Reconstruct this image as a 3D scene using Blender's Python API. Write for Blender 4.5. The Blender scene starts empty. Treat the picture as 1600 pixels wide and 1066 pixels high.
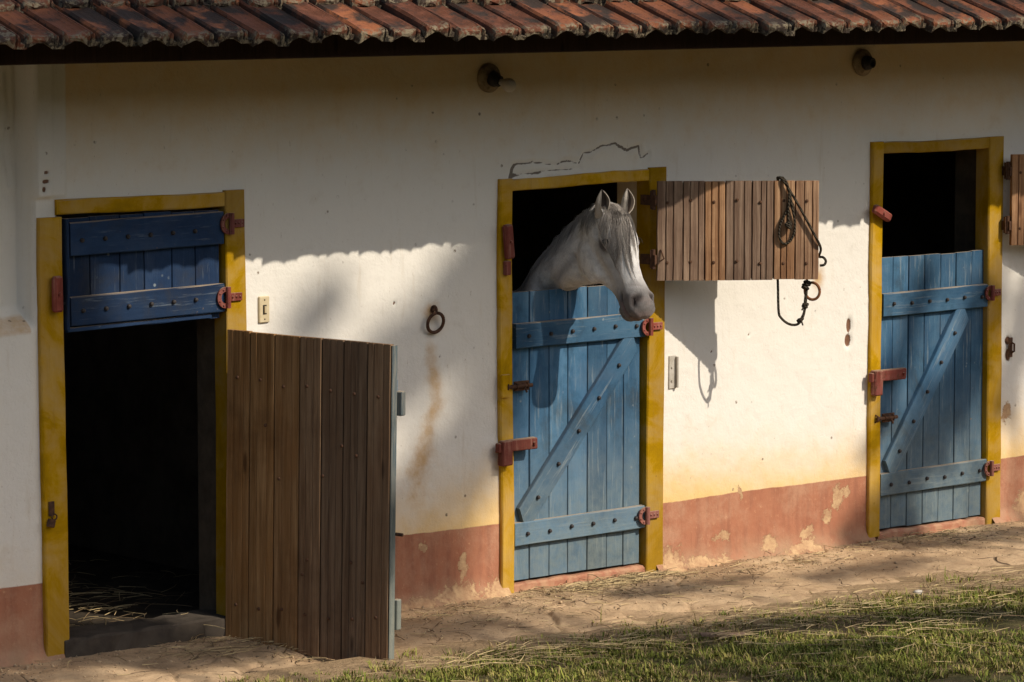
import bpy, bmesh, math, random
import numpy as np
from mathutils import Vector, Matrix
from mathutils.bvhtree import BVHTree
R = math.radians
random.seed(7); rng = np.random.default_rng(11)
scene = bpy.context.scene
col = scene.collection

# ------------------------------------------------------------------ camera
cd = bpy.data.cameras.new('camera'); cam = bpy.data.objects.new('camera', cd); col.objects.link(cam)
cd.sensor_fit = 'HORIZONTAL'; cd.sensor_width = 36.0; cd.lens = 36.0 * 5800 / 1600
cd.clip_start = 0.1; cd.clip_end = 3000
cam.location = (-18.2 * math.cos(R(49.7)), -18.2 * math.sin(R(49.7)), 3.19)
cam.rotation_euler = (R(90 - 6.03), 0, R(49.7 - 90))
scene.camera = cam

# ------------------------------------------------------------------ sky and sun
SUN = Vector((0.235, -0.731, 0.6405)).normalized()          # towards the sun
w = bpy.data.worlds.new('World'); scene.world = w; w.use_nodes = True
wn = w.node_tree; bg = wn.nodes['Background']
sky = wn.nodes.new('ShaderNodeTexSky'); sky.sky_type = 'NISHITA'; sky.sun_disc = False
sky.sun_elevation = math.asin(SUN.z); sky.sun_rotation = math.atan2(SUN.x, SUN.y)
sky.air_density = 1.2; sky.dust_density = 2.0
wn.links.new(sky.outputs[0], bg.inputs[0]); bg.inputs[1].default_value = 0.145
sl = bpy.data.lights.new('sun', 'SUN'); sl.energy = 4.6; sl.angle = R(0.55); sl.color = (1.0, 0.905, 0.775)
so = bpy.data.objects.new('sun', sl); col.objects.link(so)
so.rotation_euler = SUN.to_track_quat('Z', 'Y').to_euler(); so.location = (6, -14, 14)
vs = scene.view_settings
vs.view_transform = 'Standard'; vs.look = 'None'; vs.gamma = 1; vs.use_curve_mapping = False; vs.exposure = -0.10
scene.cycles.max_bounces = 6

# ------------------------------------------------------------------ materials
class NT:
    def __init__(s, name, rough=0.85, spec=0.2):
        s.m = bpy.data.materials.new(name); s.m.use_nodes = True; s.t = s.m.node_tree
        s.b = s.t.nodes['Principled BSDF']; s.b.inputs['Roughness'].default_value = rough
        s.b.inputs['Specular IOR Level'].default_value = spec
        s._tc = None
    def n(s, k, **kw):
        x = s.t.nodes.new('ShaderNode' + k)
        for a, v in kw.items(): setattr(x, a, v)
        return x
    def put(s, sock, v):
        if isinstance(v, bpy.types.NodeSocket): s.t.links.new(v, sock)
        elif isinstance(v, (tuple, list)) and len(v) == 3 and sock.type == 'RGBA': sock.default_value = (*v, 1)
        else: sock.default_value = v
    def tc(s, k='Object'):
        if s._tc is None: s._tc = s.n('TexCoord')
        return s._tc.outputs[k]
    def pos(s): return s.n('NewGeometry').outputs['Position']
    def rnd(s): return s.n('ObjectInfo').outputs['Random']
    def attr(s, name, k='Fac'):
        a = s.n('Attribute'); a.attribute_name = name; return a.outputs[k]
    def scale(s, v, sc):
        m = s.n('VectorMath', operation='MULTIPLY'); s.put(m.inputs[0], v); m.inputs[1].default_value = sc; return m.outputs[0]
    def off(s, v, f, k=37.0):
        m = s.n('VectorMath', operation='MULTIPLY_ADD')
        c = s.n('CombineXYZ')
        for i in range(3): s.put(c.inputs[i], f)
        s.put(m.inputs[0], c.outputs[0]); m.inputs[1].default_value = (k, k * .7, k * 1.3); s.put(m.inputs[2], v); return m.outputs[0]
    def noise(s, v, sc, det=5, rough=.6, dist=0):
        x = s.n('TexNoise'); s.put(x.inputs['Vector'], v); x.inputs['Scale'].default_value = sc
        x.inputs['Detail'].default_value = det; x.inputs['Roughness'].default_value = rough; x.inputs['Distortion'].default_value = dist
        return x.outputs['Fac']
    def voro(s, v, sc, feat='F1', rnd=1):
        x = s.n('TexVoronoi', feature=feat); s.put(x.inputs['Vector'], v); x.inputs['Scale'].default_value = sc
        x.inputs['Randomness'].default_value = rnd; return x.outputs['Distance']
    def math(s, op, a, b=0.0, c=None, clamp=False):
        x = s.n('Math', operation=op, use_clamp=clamp); s.put(x.inputs[0], a); s.put(x.inputs[1], b)
        if c is not None: s.put(x.inputs[2], c)
        return x.outputs[0]
    def step(s, v, lo, hi, a=0.0, b=1.0):
        x = s.n('MapRange', interpolation_type='SMOOTHSTEP'); s.put(x.inputs[0], v)
        for i, q in enumerate((lo, hi, a, b)): x.inputs[i + 1].default_value = q
        return x.outputs[0]
    def mix(s, f, a, b, mode='MIX'):
        x = s.n('Mix', data_type='RGBA', blend_type=mode); s.put(x.inputs[0], f); s.put(x.inputs[6], a); s.put(x.inputs[7], b); return x.outputs[2]
    def bump(s, h, strength=.3, dist=.01, prev=None):
        x = s.n('Bump'); x.inputs['Strength'].default_value = strength; x.inputs['Distance'].default_value = dist
        s.put(x.inputs['Height'], h)
        if prev is not None: s.put(x.inputs['Normal'], prev)
        s.t.links.new(x.outputs[0], s.b.inputs['Normal']); return x.outputs[0]
    def color(s, v): s.put(s.b.inputs['Base Color'], v)
    def rough(s, v): s.put(s.b.inputs['Roughness'], v)

M = {}
def mk_plaster():
    k = NT('plaster', .92, .1); p = k.pos()
    big = k.noise(p, 1.3, 4); med = k.noise(p, 7, 6, .65); fine = k.noise(p, 60, 4, .7)
    c = k.mix(big, (.78, .735, .65), (.72, .69, .625))
    c = k.mix(k.step(med, .55, .75, 0, .35), c, (.60, .55, .47))
    stre = k.noise(k.scale(p, (9, 9, 1.1)), 2.0, 5, .65)
    c = k.mix(k.step(stre, .56, .78, 0, .35), c, (.56, .47, .34))
    # aged limewash: ochre cast, eave shade painted in at the top, splash dirt, rust
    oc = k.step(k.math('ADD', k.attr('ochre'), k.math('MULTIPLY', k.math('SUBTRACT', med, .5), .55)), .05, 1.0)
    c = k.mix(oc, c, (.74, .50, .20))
    ru = k.step(k.math('ADD', k.attr('rust'), k.math('MULTIPLY', k.math('SUBTRACT', k.noise(p, 14, 6, .7), .5), .7)), .12, .95)
    c = k.mix(ru, c, (.50, .29, .10))
    # chips and specks
    ch = k.step(k.voro(k.off(p, .13), 9), .10, .045)
    ch = k.math('MULTIPLY', ch, k.step(k.noise(p, 2.7, 3), .47, .56))
    c = k.mix(k.math('MULTIPLY', ch, k.step(fine, .38, .55)), c, (.20, .15, .10))
    sc = k.step(k.noise(k.scale(p, (3, 3, 1)), 26, 6, .75, .6), .63, .71, 0, .75)
    c = k.mix(sc, c, (.38, .30, .21))
    # dado
    dn = k.noise(p, 11, 5, .65)
    dm = k.step(k.math('ADD', k.attr('dado'), k.math('MULTIPLY', k.math('SUBTRACT', dn, .5), .012)), -.003, .003)
    dc = k.mix(med, (.34, .128, .072), (.44, .205, .120))
    dc = k.mix(k.step(k.noise(p, 30, 5, .7), .58, .72, 0, .6), dc, (.62, .36, .20))
    dc = k.mix(k.step(stre, .42, .7, 0, .65), dc, (.26, .11, .07)); dc = k.mix(k.step(k.noise(p, 3.2, 7, .75), .42, .68, 0, .6), dc, (.50, .30, .19))
    zz = k.n('SeparateXYZ'); k.put(zz.inputs[0], p); dc = k.mix(k.math('MULTIPLY', k.step(zz.outputs[2], .16, .0), k.step(med, .3, .65, .2, .85)), dc, (.36, .24, .145))
    c = k.mix(dm, c, dc)
    pe = k.step(k.math('ADD', k.attr('peel'), k.math('MULTIPLY', k.math('SUBTRACT', k.noise(p, 34, 10, .82), .5), 2.0)), .46, .50)
    pc = k.mix(k.step(k.noise(p, 18, 6, .75), .3, .7), (.58, .40, .22), (.38, .22, .125))
    c = k.mix(pe, c, pc)
    hole = k.attr('hole'); hm = k.step(k.math('ADD', hole, k.math('MULTIPLY', k.math('SUBTRACT', fine, .5), .4)), .35, .55)
    c = k.mix(hm, c, k.mix(k.noise(p, 40, 3), (.10, .05, .03), (.28, .15, .09)))
    cr = k.step(k.math('ADD', k.attr('crack'), k.math('MULTIPLY', k.math('SUBTRACT', k.noise(p, 45, 4, .7), .5), .006)), .0016, -.0008, 0, .88)
    c = k.mix(cr, c, (.12, .09, .065))
    k.color(c)
    h = k.math('ADD', k.math('MULTIPLY', med, .6), k.math('MULTIPLY', fine, .35))
    h = k.math('SUBTRACT', h, k.math('MULTIPLY', pe, .5)); h = k.math('SUBTRACT', h, k.math('MULTIPLY', hm, .8))
    k.bump(h, .55, .012); return k.m
M['plaster'] = mk_plaster()

def mk_wood(name, c1, c2, c3, dark=.5):
    k = NT(name, .88, .15); r = k.rnd(); p = k.off(k.tc(), r)
    g = k.noise(k.scale(p, (38, 38, 1.6)), 1.0, 8, .68, .4); g2 = k.noise(k.scale(p, (120, 120, 3)), 1.0, 4, .6)
    b = k.noise(k.scale(p, (6, 6, 1.5)), 1.0, 4, .6)
    c = k.mix(k.step(g, .33, .68), c1, c2)
    c = k.mix(k.step(b, .45, .75, 0, .75), c, c3)
    c = k.mix(k.step(g2, .55, .75, 0, .55), c, (c1[0] * .45, c1[1] * .4, c1[2] * .4))
    kn = k.voro(k.scale(p, (9, 9, 2.2)), 1.0); c = k.mix(k.math('MULTIPLY', k.step(kn, .15, .06), .75), c, (c1[0] * .3, c1[1] * .25, c1[2] * .25))      # knots
    wt = k.noise(k.pos(), 2.3, 5, .65); c = k.mix(k.step(wt, .45, .7, 0, .5), c, (c1[0] * .55, c1[1] * .5, c1[2] * .5))            # damp and weathering
    v = k.n('HueSaturation'); k.put(v.inputs['Value'], k.step(r, 0, 1, .68, 1.25)); k.put(v.inputs['Color'], c)
    k.put(v.inputs['Saturation'], k.step(r, .2, .9, .85, 1.1))
    k.color(v.outputs[0])
    k.bump(k.math('ADD', g, k.math('MULTIPLY', g2, .7)), .7, .006); return k.m
M['wood'] = mk_wood('weathered_wood', (.22, .122, .070), (.46, .295, .180), (.31, .170, .092))
M['wood_old'] = mk_wood('old_brown_wood', (.165, .090, .042), (.31, .190, .098), (.23, .118, .050))
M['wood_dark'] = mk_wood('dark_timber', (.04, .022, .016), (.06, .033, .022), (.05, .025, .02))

def mk_paint(name, c1, c2, worn, dust, wearlo=.60, rough=.62, dz=(.15, 1.0), da=.55, grime=(.05, .045, .035), wood=(.24, .16, .10), chip=.70):
    k = NT(name, rough, .08); r = k.rnd(); p = k.off(k.tc(), r); wp = k.pos()
    n1 = k.noise(k.scale(p, (5, 5, 1.6)), 1.0, 6, .66); n2 = k.noise(p, 22, 6, .7)
    n3 = k.noise(k.scale(p, (55, 55, 3.5)), 1.0, 7, .7, .3); n4 = k.noise(wp, 3.1, 6, .68, .5); n5 = k.noise(p, 46, 6, .75)
    c = k.mix(k.step(n1, .3, .7), c1, c2)
    v = k.n('HueSaturation'); k.put(v.inputs['Value'], k.step(r, 0, 1, .78, 1.22)); k.put(v.inputs['Saturation'], k.step(n4, .3, .7, .82, 1.08)); k.put(v.inputs['Color'], c); c = v.outputs[0]
    c = k.mix(k.step(n4, .46, .70, 0, .55), c, grime)
    c = k.mix(k.math('MULTIPLY', k.step(n3, wearlo - .06, wearlo + .10), .55), c, worn)
    c = k.mix(k.step(k.math('ADD', n5, k.math('MULTIPLY', k.math('SUBTRACT', n1, .5), .5)), chip, chip + .05, 0, .85), c, wood)
    spots = k.math('MULTIPLY', k.step(k.voro(p, 16), .16, .07), k.step(k.noise(p, 4.5, 3), .52, .6))
    c = k.mix(k.math('MULTIPLY', spots, k.step(n2, .4, .6)), c, worn)
    z = k.n('SeparateXYZ'); k.put(z.inputs[0], wp)
    dm = k.math('MULTIPLY', k.step(z.outputs[2], dz[1], dz[0], 0, da), k.step(n2, .2, .75, .5, 1.2))
    c = k.mix(dm, c, dust)
    ng = k.n('SeparateXYZ'); k.put(ng.inputs[0], k.n('NewGeometry').outputs['True Normal'])
    c = k.mix(k.step(ng.outputs[2], .6, .9, 0, .75), c, (.42, .33, .23))       # dust settled on ledges
    k.color(c); k.rough(k.step(n2, .3, .7, rough - .1, rough + .2))
    k.bump(k.math('ADD', k.math('MULTIPLY', n3, .8), k.math('MULTIPLY', n2, .5)), .6, .005); return k.m
M['blue'] = mk_paint('blue_paint', (.026, .088, .170), (.060, .150, .245), (.26, .30, .31), (.21, .245, .225), .60, .62, (.12, 1.0), .58)
M['shaded_blue'] = mk_paint('shaded_blue_paint', (.008, .024, .066), (.016, .042, .098), (.20, .23, .25), (.1, .12, .14), .63)  # blue paint darkened to put the upper leaf's shade into its colour
M['blue_worn'] = mk_paint('worn_blue_paint', (.06, .085, .095), (.10, .125, .125), (.24, .22, .18), (.24, .25, .20), .5, .8)
M['yellow'] = mk_paint('yellow_paint', (.40, .215, .002), (.50, .285, .004), (.32, .18, .02), (.36, .22, .04), .62, .6, (0, .5), .35, (.19, .105, .003), (.15, .085, .03), .69)
M['red'] = mk_paint('red_paint', (.25, .062, .044), (.17, .040, .030), (.36, .19, .14), (.26, .13, .095), .57, .75, (.15, 1.0), .5, (.05, .03, .022), (.10, .045, .025), .60)
def mk_simple(name, c1, c2, sc=20, rough=.8, bump=.3, metal=0, spec=.2):
    k = NT(name, rough, spec); p = k.tc(); n = k.noise(p, sc, 5, .65)
    k.color(k.mix(k.step(n, .3, .7), c1, c2)); k.b.inputs['Metallic'].default_value = metal
    k.bump(n, bump, .004); return k.m
M['iron'] = mk_simple('rusty_iron', (.055, .03, .022), (.13, .065, .035), 45, .75, .5, .3)
M['bolt'] = mk_simple('dark_bolt', (.03, .028, .03), (.07, .06, .055), 60, .6, .3, .3)
def mk_rope():
    k = NT('dark_rope', .95, .1); p = k.tc(); n = k.noise(p, 90, 4, .7); wv = k.n('TexWave'); k.put(wv.inputs['Vector'], p); wv.inputs['Scale'].default_value = 34; wv.bands_direction = 'DIAGONAL'; wv.inputs['Distortion'].default_value = 1.5
    k.color(k.mix(k.step(n, .3, .7), k.mix(wv.outputs['Fac'], (.018, .014, .011), (.075, .060, .042)), (.055, .045, .032))); k.bump(k.math('ADD', wv.outputs['Fac'], n), .9, .004); return k.m
M['rope'] = mk_rope()
M['rust'] = mk_simple('rust', (.22, .085, .03), (.13, .05, .022), 50, .8, .5)
M['cream'] = mk_simple('cream_plastic', (.55, .45, .28), (.62, .52, .34), 30, .5, .1)
M['black'] = mk_simple('black_plastic', (.02, .018, .016), (.04, .034, .03), 30, .6, .1)
M['porcelain'] = mk_simple('dirty_porcelain', (.30, .23, .14), (.10, .07, .045), 22, .5, .2)
M['bulb'] = mk_simple('frosted_bulb', (.50, .44, .36), (.40, .35, .28), 9, .4, 0, 0, .5)
M['concrete'] = mk_simple('sill_concrete', (.085, .068, .052), (.045, .036, .028), 7, .95, .8)
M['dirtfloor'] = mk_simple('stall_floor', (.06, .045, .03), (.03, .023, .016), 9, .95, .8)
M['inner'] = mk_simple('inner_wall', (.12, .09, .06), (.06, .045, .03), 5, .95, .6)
M['sill'] = mk_simple('terracotta_sill', (.36, .15, .09), (.46, .27, .16), 16, .92, .7)
M['stone'] = mk_simple('pale_stone', (.5, .46, .40), (.38, .34, .28), 25, .9, .5)

def mk_tile():
    k = NT('roof_tile', .9, .15); r = k.rnd(); p = k.off(k.tc(), r)
    n = k.noise(p, 12, 6, .68); n2 = k.noise(p, 34, 6, .72); n3 = k.noise(p, 5, 4, .6)
    c = k.mix(k.step(r, .1, .9), (.085, .032, .017), (.29, .102, .042))
    c = k.mix(k.step(n, .40, .70), c, (.16, .060, .034))
    c = k.mix(k.step(k.math('ADD', n3, k.math('MULTIPLY', k.math('SUBTRACT', k.n('ObjectInfo').outputs['Random'], .5), .12)), .44, .58, 0, .94), c, (.030, .024, .019))
    c = k.mix(k.step(n2, .56, .66, 0, .85), c, (.030, .026, .021))
    y = k.n('SeparateXYZ'); k.put(y.inputs[0], k.tc())
    c = k.mix(k.step(k.math('ADD', y.outputs[2], k.math('MULTIPLY', k.math('SUBTRACT', n, .5), .03)), .026, .006, 0, .9), c, (.028, .024, .018))      # dark moss in the channels, also painting in their shadow
    li = k.math('MULTIPLY', k.step(y.outputs[1], .07, 0, 0, 1), k.step(n2, .46, .58))
    c = k.mix(li, c, k.mix(n, (.30, .24, .15), (.05, .042, .032)))
    k.color(c); k.bump(k.math('ADD', n, n2), .8, .006); return k.m
M['tile'] = mk_tile()

def mk_path():
    k = NT('packed_earth', .95, .08); p = k.pos()
    a = k.noise(p, 1.7, 5, .6); b = k.noise(p, 9, 6, .7); f = k.noise(p, 70, 4, .7)
    c = k.mix(k.step(a, .35, .65), (.44, .30, .175), (.52, .37, .225))
    c = k.mix(k.step(b, .48, .72, 0, .7), c, (.27, .175, .10))
    c = k.mix(k.step(f, .56, .72, 0, .6), c, (.20, .13, .075)); c = k.mix(k.step(k.noise(p, 2.4, 7, .72, .4), .44, .66, 0, .7), c, (.27, .18, .105))
    w_ = k.n('VectorMath', operation='MULTIPLY_ADD'); nn = k.n('TexNoise'); k.put(nn.inputs['Vector'], p); nn.inputs['Scale'].default_value = 3
    k.put(w_.inputs[0], nn.outputs['Color']); w_.inputs[1].default_value = (.5, .5, 0); k.put(w_.inputs[2], p)
    e = k.voro(k.scale(w_.outputs[0], (1.3, 1.9, 0)), 1.5, 'DISTANCE_TO_EDGE')
    ck = k.math('MULTIPLY', k.step(e, .016, .003), k.step(k.noise(p, 2.2, 3), .48, .60, 0, .85))
    c = k.mix(ck, c, (.08, .055, .035)); k.color(c)
    h = k.math('ADD', k.math('MULTIPLY', b, .7), k.math('MULTIPLY', f, .25)); h = k.math('SUBTRACT', h, ck)
    k.bump(h, .7, .02); return k.m
M['path'] = mk_path()
def mk_lawn():
    k = NT('lawn_soil', .95, .05); p = k.pos()
    a = k.noise(p, 1.6, 5, .6); b = k.noise(p, 17, 6, .7)
    c = k.mix(k.step(a, .4, .62), (.075, .070, .028), (.17, .12, .065))
    c = k.mix(k.step(b, .45, .7), c, (.05, .044, .02)); q = k.n('SeparateXYZ'); k.put(q.inputs[0], p)
    ed = k.math('ADD', k.math('ADD', q.outputs[1], k.math('MULTIPLY', q.outputs[0], .06)), k.math('MULTIPLY', k.math('SUBTRACT', k.noise(p, 4.5, 6, .7), .5), 1.1))
    c = k.mix(k.step(ed, -1.62, -1.12, 0, .95), c, k.mix(b, (.44, .31, .18), (.24, .16, .09))); k.color(c); k.bump(b, .9, .03); return k.m
M['lawn'] = mk_lawn()
def mk_vcol(name, rough=.9, trans=0, spec=.1):
    k = NT(name, rough, spec); k.color(k.attr('tint', 'Color'))
    if trans:
        k.b.inputs['Subsurface Weight'].default_value = 0
    return k.m
M['grass'] = mk_vcol('grass_blade', .8); M['straw'] = mk_vcol('straw', .7, 0, .3)
M['straw_dark'] = mk_simple('whisker', (.3, .27, .24), (.2, .18, .16), 20, .6, 0)
M['leaf'] = mk_simple('tree_leaf', (.045, .085, .02), (.07, .11, .03), 3, .6, 0)
M['bark'] = mk_simple('tree_bark', (.10, .07, .045), (.05, .035, .025), 9, .95, .9)

# ------------------------------------------------------------------ helpers
def link(name, me, parent=None, m=None, smooth=False):
    o = bpy.data.objects.new(name, me); col.objects.link(o)
    if parent: o.parent = parent
    if m is not None and not me.materials: me.materials.append(m)
    if smooth and len(me.polygons): me.polygons.foreach_set('use_smooth', [True] * len(me.polygons))
    return o
def tag(o, label=None, cat=None, group=None, kind=None):
    for k, v in (('label', label), ('category', cat), ('group', group), ('kind', kind)):
        if v: o[k] = v
    return o
def empty(name, loc=(0, 0, 0), rz=0):
    o = bpy.data.objects.new(name, None); col.objects.link(o); o.location = loc; o.rotation_euler.z = rz; return o
class MB:
    def __init__(s): s.v = []; s.f = []
    def add(s, vs, fs):
        b = len(s.v); s.v += [tuple(x) for x in vs]; s.f += [tuple(i + b for i in f) for f in fs]; return s
    def box(s, lo, hi, mat=None, ch=0.0, jit=0.0):
        x0, y0, z0 = lo; x1, y1, z1 = hi
        vs = [Vector(q) for q in ((x0, y0, z0), (x1, y0, z0), (x1, y1, z0), (x0, y1, z0), (x0, y0, z1), (x1, y0, z1), (x1, y1, z1), (x0, y1, z1))]
        fs = [(0, 3, 2, 1), (4, 5, 6, 7), (0, 1, 5, 4), (1, 2, 6, 5), (2, 3, 7, 6), (3, 0, 4, 7)]
        if jit: vs = [v + Vector((random.uniform(-jit, jit), random.uniform(-jit, jit), random.uniform(-jit, jit))) for v in vs]
        if ch > 0:
            bm = bmesh.new(); bv = [bm.verts.new(v) for v in vs]
            for f in fs: bm.faces.new([bv[i] for i in f])
            bmesh.ops.bevel(bm, geom=bm.edges[:], offset=ch, segments=1, affect='EDGES'); bm.verts.index_update()
            vs = [v.co.copy() for v in bm.verts]; fs = [[v.index for v in f.verts] for f in bm.faces]; bm.free()
        if mat is not None: vs = [mat @ v for v in vs]
        return s.add(vs, fs)
    def prism(s, prof, p0, p1, ax, ay, cap=True):
        """profile (list of 2-tuples) extruded from p0 to p1 with profile axes ax, ay"""
        p0, p1, ax, ay = map(Vector, (p0, p1, ax, ay)); n = len(prof)
        vs = [p0 + ax * a + ay * b for a, b in prof] + [p1 + ax * a + ay * b for a, b in prof]
        fs = [(i, (i + 1) % n, n + (i + 1) % n, n + i) for i in range(n)]
        if cap: fs += [tuple(range(n))[::-1], tuple(range(n, 2 * n))]
        return s.add(vs, fs)
    def tube(s, pts, rad, seg=8, cap=True):
        pts = [Vector(p) for p in pts]; n = len(pts)
        if not hasattr(rad, '__len__'): rad = [rad] * n
        t0 = (pts[1] - pts[0]).normalized(); u = t0.orthogonal().normalized(); vs = []
        for i in range(n):
            t = (pts[min(i + 1, n - 1)] - pts[max(i - 1, 0)]).normalized()
            u = (u - t * u.dot(t)); u = u.normalized() if u.length > 1e-6 else t.orthogonal().normalized(); v = t.cross(u)
            for j in range(seg):
                a = 2 * math.pi * j / seg; vs.append(pts[i] + (u * math.cos(a) + v * math.sin(a)) * rad[i])
        fs = [(i * seg + j, i * seg + (j + 1) % seg, (i + 1) * seg + (j + 1) % seg, (i + 1) * seg + j) for i in range(n - 1) for j in range(seg)]
        if cap: fs += [tuple(range(seg))[::-1], tuple(range((n - 1) * seg, n * seg))]
        return s.add(vs, fs)
    def lathe(s, prof, base, axis, seg=20):
        """prof: (distance along the axis, radius)"""
        axis = Vector(axis).normalized(); u = axis.orthogonal().normalized(); v = axis.cross(u); base = Vector(base); vs = []
        for h, r in prof:
            for j in range(seg):
                a = 2 * math.pi * j / seg; vs.append(base + axis * h + (u * math.cos(a) + v * math.sin(a)) * r)
        n = len(prof)
        fs = [(i * seg + j, i * seg + (j + 1) % seg, (i + 1) * seg + (j + 1) % seg, (i + 1) * seg + j) for i in range(n - 1) for j in range(seg)]
        fs += [tuple(range(seg))[::-1], tuple(range((n - 1) * seg, n * seg))]
        return s.add(vs, fs)
    def torus(s, c, ax, ay, r, rr, seg=24, sg=8, a0=0, a1=2 * math.pi):
        c, ax, ay = Vector(c), Vector(ax), Vector(ay); n = seg + 1
        return s.tube([c + ax * (r * math.cos(a0 + (a1 - a0) * i / seg)) + ay * (r * math.sin(a0 + (a1 - a0) * i / seg)) for i in range(n)], rr, sg)
    def mesh(s, name):
        me = bpy.data.meshes.new(name); me.from_pydata([tuple(v) for v in s.v], [], s.f); me.update()
        bm = bmesh.new(); bm.from_mesh(me); bmesh.ops.recalc_face_normals(bm, faces=bm.faces[:]); bm.to_mesh(me); bm.free(); return me
    def build(s, name, m, parent=None, smooth=False): return link(name, s.mesh(name), parent, M[m], smooth)
def np_mesh(name, v, f, m=None, smooth=False, tint=None):
    """v (n,3) float, f (k,3|4) int arrays"""
    me = bpy.data.meshes.new(name); v = np.asarray(v, np.float32); f = np.asarray(f, np.int32); k = f.shape[1]
    me.vertices.add(len(v)); me.vertices.foreach_set('co', v.ravel())
    me.loops.add(f.size); me.loops.foreach_set('vertex_index', f.ravel())
    me.polygons.add(len(f)); me.polygons.foreach_set('loop_start', np.arange(0, f.size, k, dtype=np.int32))
    me.polygons.foreach_set('loop_total', np.full(len(f), k, np.int32))
    if smooth: me.polygons.foreach_set('use_smooth', np.ones(len(f), bool))
    me.update(calc_edges=True)
    if tint is not None:
        a = me.color_attributes.new('tint', 'FLOAT_COLOR', 'POINT'); t = np.ones((len(v), 4), np.float32); t[:, :3] = tint
        a.data.foreach_set('color', t.ravel())
    if m: me.materials.append(M[m])
    return me
def vnoise(x, y, seed=0, octv=4, gain=.5):
    """value noise in 2-D, about -1..1"""
    r = np.random.default_rng(seed); T = r.random((256, 256)); out = np.zeros_like(x, dtype=float); amp = 1.; tot = 0
    for o in range(octv):
        xi = np.floor(x).astype(int); yi = np.floor(y).astype(int); fx = x - xi; fy = y - yi
        fx = fx * fx * (3 - 2 * fx); fy = fy * fy * (3 - 2 * fy)
        g = lambda a, b: T[(xi + a) % 256, (yi + b) % 256]
        out += amp * ((g(0, 0) * (1 - fx) + g(1, 0) * fx) * (1 - fy) + (g(0, 1) * (1 - fx) + g(1, 1) * fx) * fy)
        tot += amp; amp *= gain; x = x * 2.03 + 17.1; y = y * 2.03 + 5.3
    return out / tot * 2 - 1
def sstep(a, b, x): t = np.clip((x - a) / (b - a), 0, 1); return t * t * (3 - 2 * t)
def polydist(X, Z, pts):
    d = np.full(X.shape, 9.)
    for (ax, az), (bx, bz) in zip(pts[:-1], pts[1:]):
        vx, vz = bx - ax, bz - az; t = np.clip(((X - ax) * vx + (Z - az) * vz) / (vx * vx + vz * vz), 0, 1)
        d = np.minimum(d, np.hypot(X - ax - t * vx, Z - az - t * vz))
    return d

# ------------------------------------------------------------------ ground, path
def ground_z(x, y): return .012 * vnoise(np.asarray(x) * .9 + 40, np.asarray(y) * .9 + 40, 3, 4)
def edge_y(x):
    """where the packed earth ends and the grass begins"""
    return -1.06 - .06 * np.asarray(x) + .13 * vnoise(np.asarray(x) * 1.7 + 30, np.asarray(x) * 0 + 3.3, 5, 4)
me = bpy.data.meshes.new('ground'); s_ = 1500
me.from_pydata([(-s_, -s_, -.06), (s_, -s_, -.06), (s_, s_, -.06), (-s_, s_, -.06)], [], [(0, 1, 2, 3)]); me.update()
tag(link('ground', me, None, M['lawn']), kind='structure')
def sheet(name, xs, ys, zf, m):
    X, Y = np.meshgrid(xs, ys); Z = zf(X, Y); v = np.stack([X.ravel(), Y.ravel(), Z.ravel()], 1)
    nx, ny = len(xs), len(ys); i = (np.arange(ny - 1)[:, None] * nx + np.arange(nx - 1)[None]).ravel()
    return link(name, np_mesh(name, v, np.stack([i, i + 1, i + nx + 1, i + nx], 1), m, True))
tag(sheet('lawn', np.arange(-8, 9.01, .05), np.arange(-9, -.7, .05), lambda X, Y: ground_z(X, Y) - .012 + .02 * vnoise(X * 4, Y * 4, 9, 3) * sstep(-.9, -1.5, Y) - .05 * sstep(-8.3, -9, Y), 'lawn'), kind='structure')
_g = np.random.default_rng(19); _S = np.array([(i * .42 + _g.uniform(-.19, .19) - 5.2, -j * .34 + _g.uniform(-.15, .15) + .1, _g.uniform(-.011, .011)) for i in range(28) for j in range(6)])
def plates(X, Y):
    xw = X + .05 * vnoise(X * 5, Y * 5, 55, 3); yw = Y + .05 * vnoise(X * 5, Y * 5, 56, 3); f1 = np.full(X.shape, 9.); f2 = f1.copy(); h = np.zeros(X.shape)
    for sx, sy, sh in _S:
        d = np.hypot(xw - sx, (yw - sy) * 1.15); nr_ = d < f1; f2 = np.where(nr_, f1, np.minimum(f2, d)); h = np.where(nr_, sh, h); f1 = np.minimum(f1, d)
    ok = sstep(-.25, .25, vnoise(X * 1.3 + 5, Y * 1.3 + 2, 57, 3))
    return (h - .016 * sstep(.030, .006, f2 - f1)) * ok
def path_z(X, Y):
    n = vnoise(X * 2.2 + 9, Y * 2.2 + 9, 21, 5)
    z = ground_z(X, Y) + .018 * n + .012 + .010 * vnoise(X * 9, Y * 12, 77, 4) + plates(np.asarray(X, float), np.asarray(Y, float)) * sstep(.0, -.12, Y)
    z = z - .085 * np.exp(-((X + 1.55) ** 2 / .30 + (Y + .70) ** 2 / .16))
    return z - .07 * sstep(.10, -.14, Y - edge_y(X) - .05 * vnoise(X * 6, Y * 6, 8, 3)) - .03 * sstep(-.6, -1.1, Y)
tag(sheet('path', np.arange(-4, 5.01, .0125), np.arange(-1.7, .071, .0125), path_z, 'path'), kind='structure')

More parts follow.
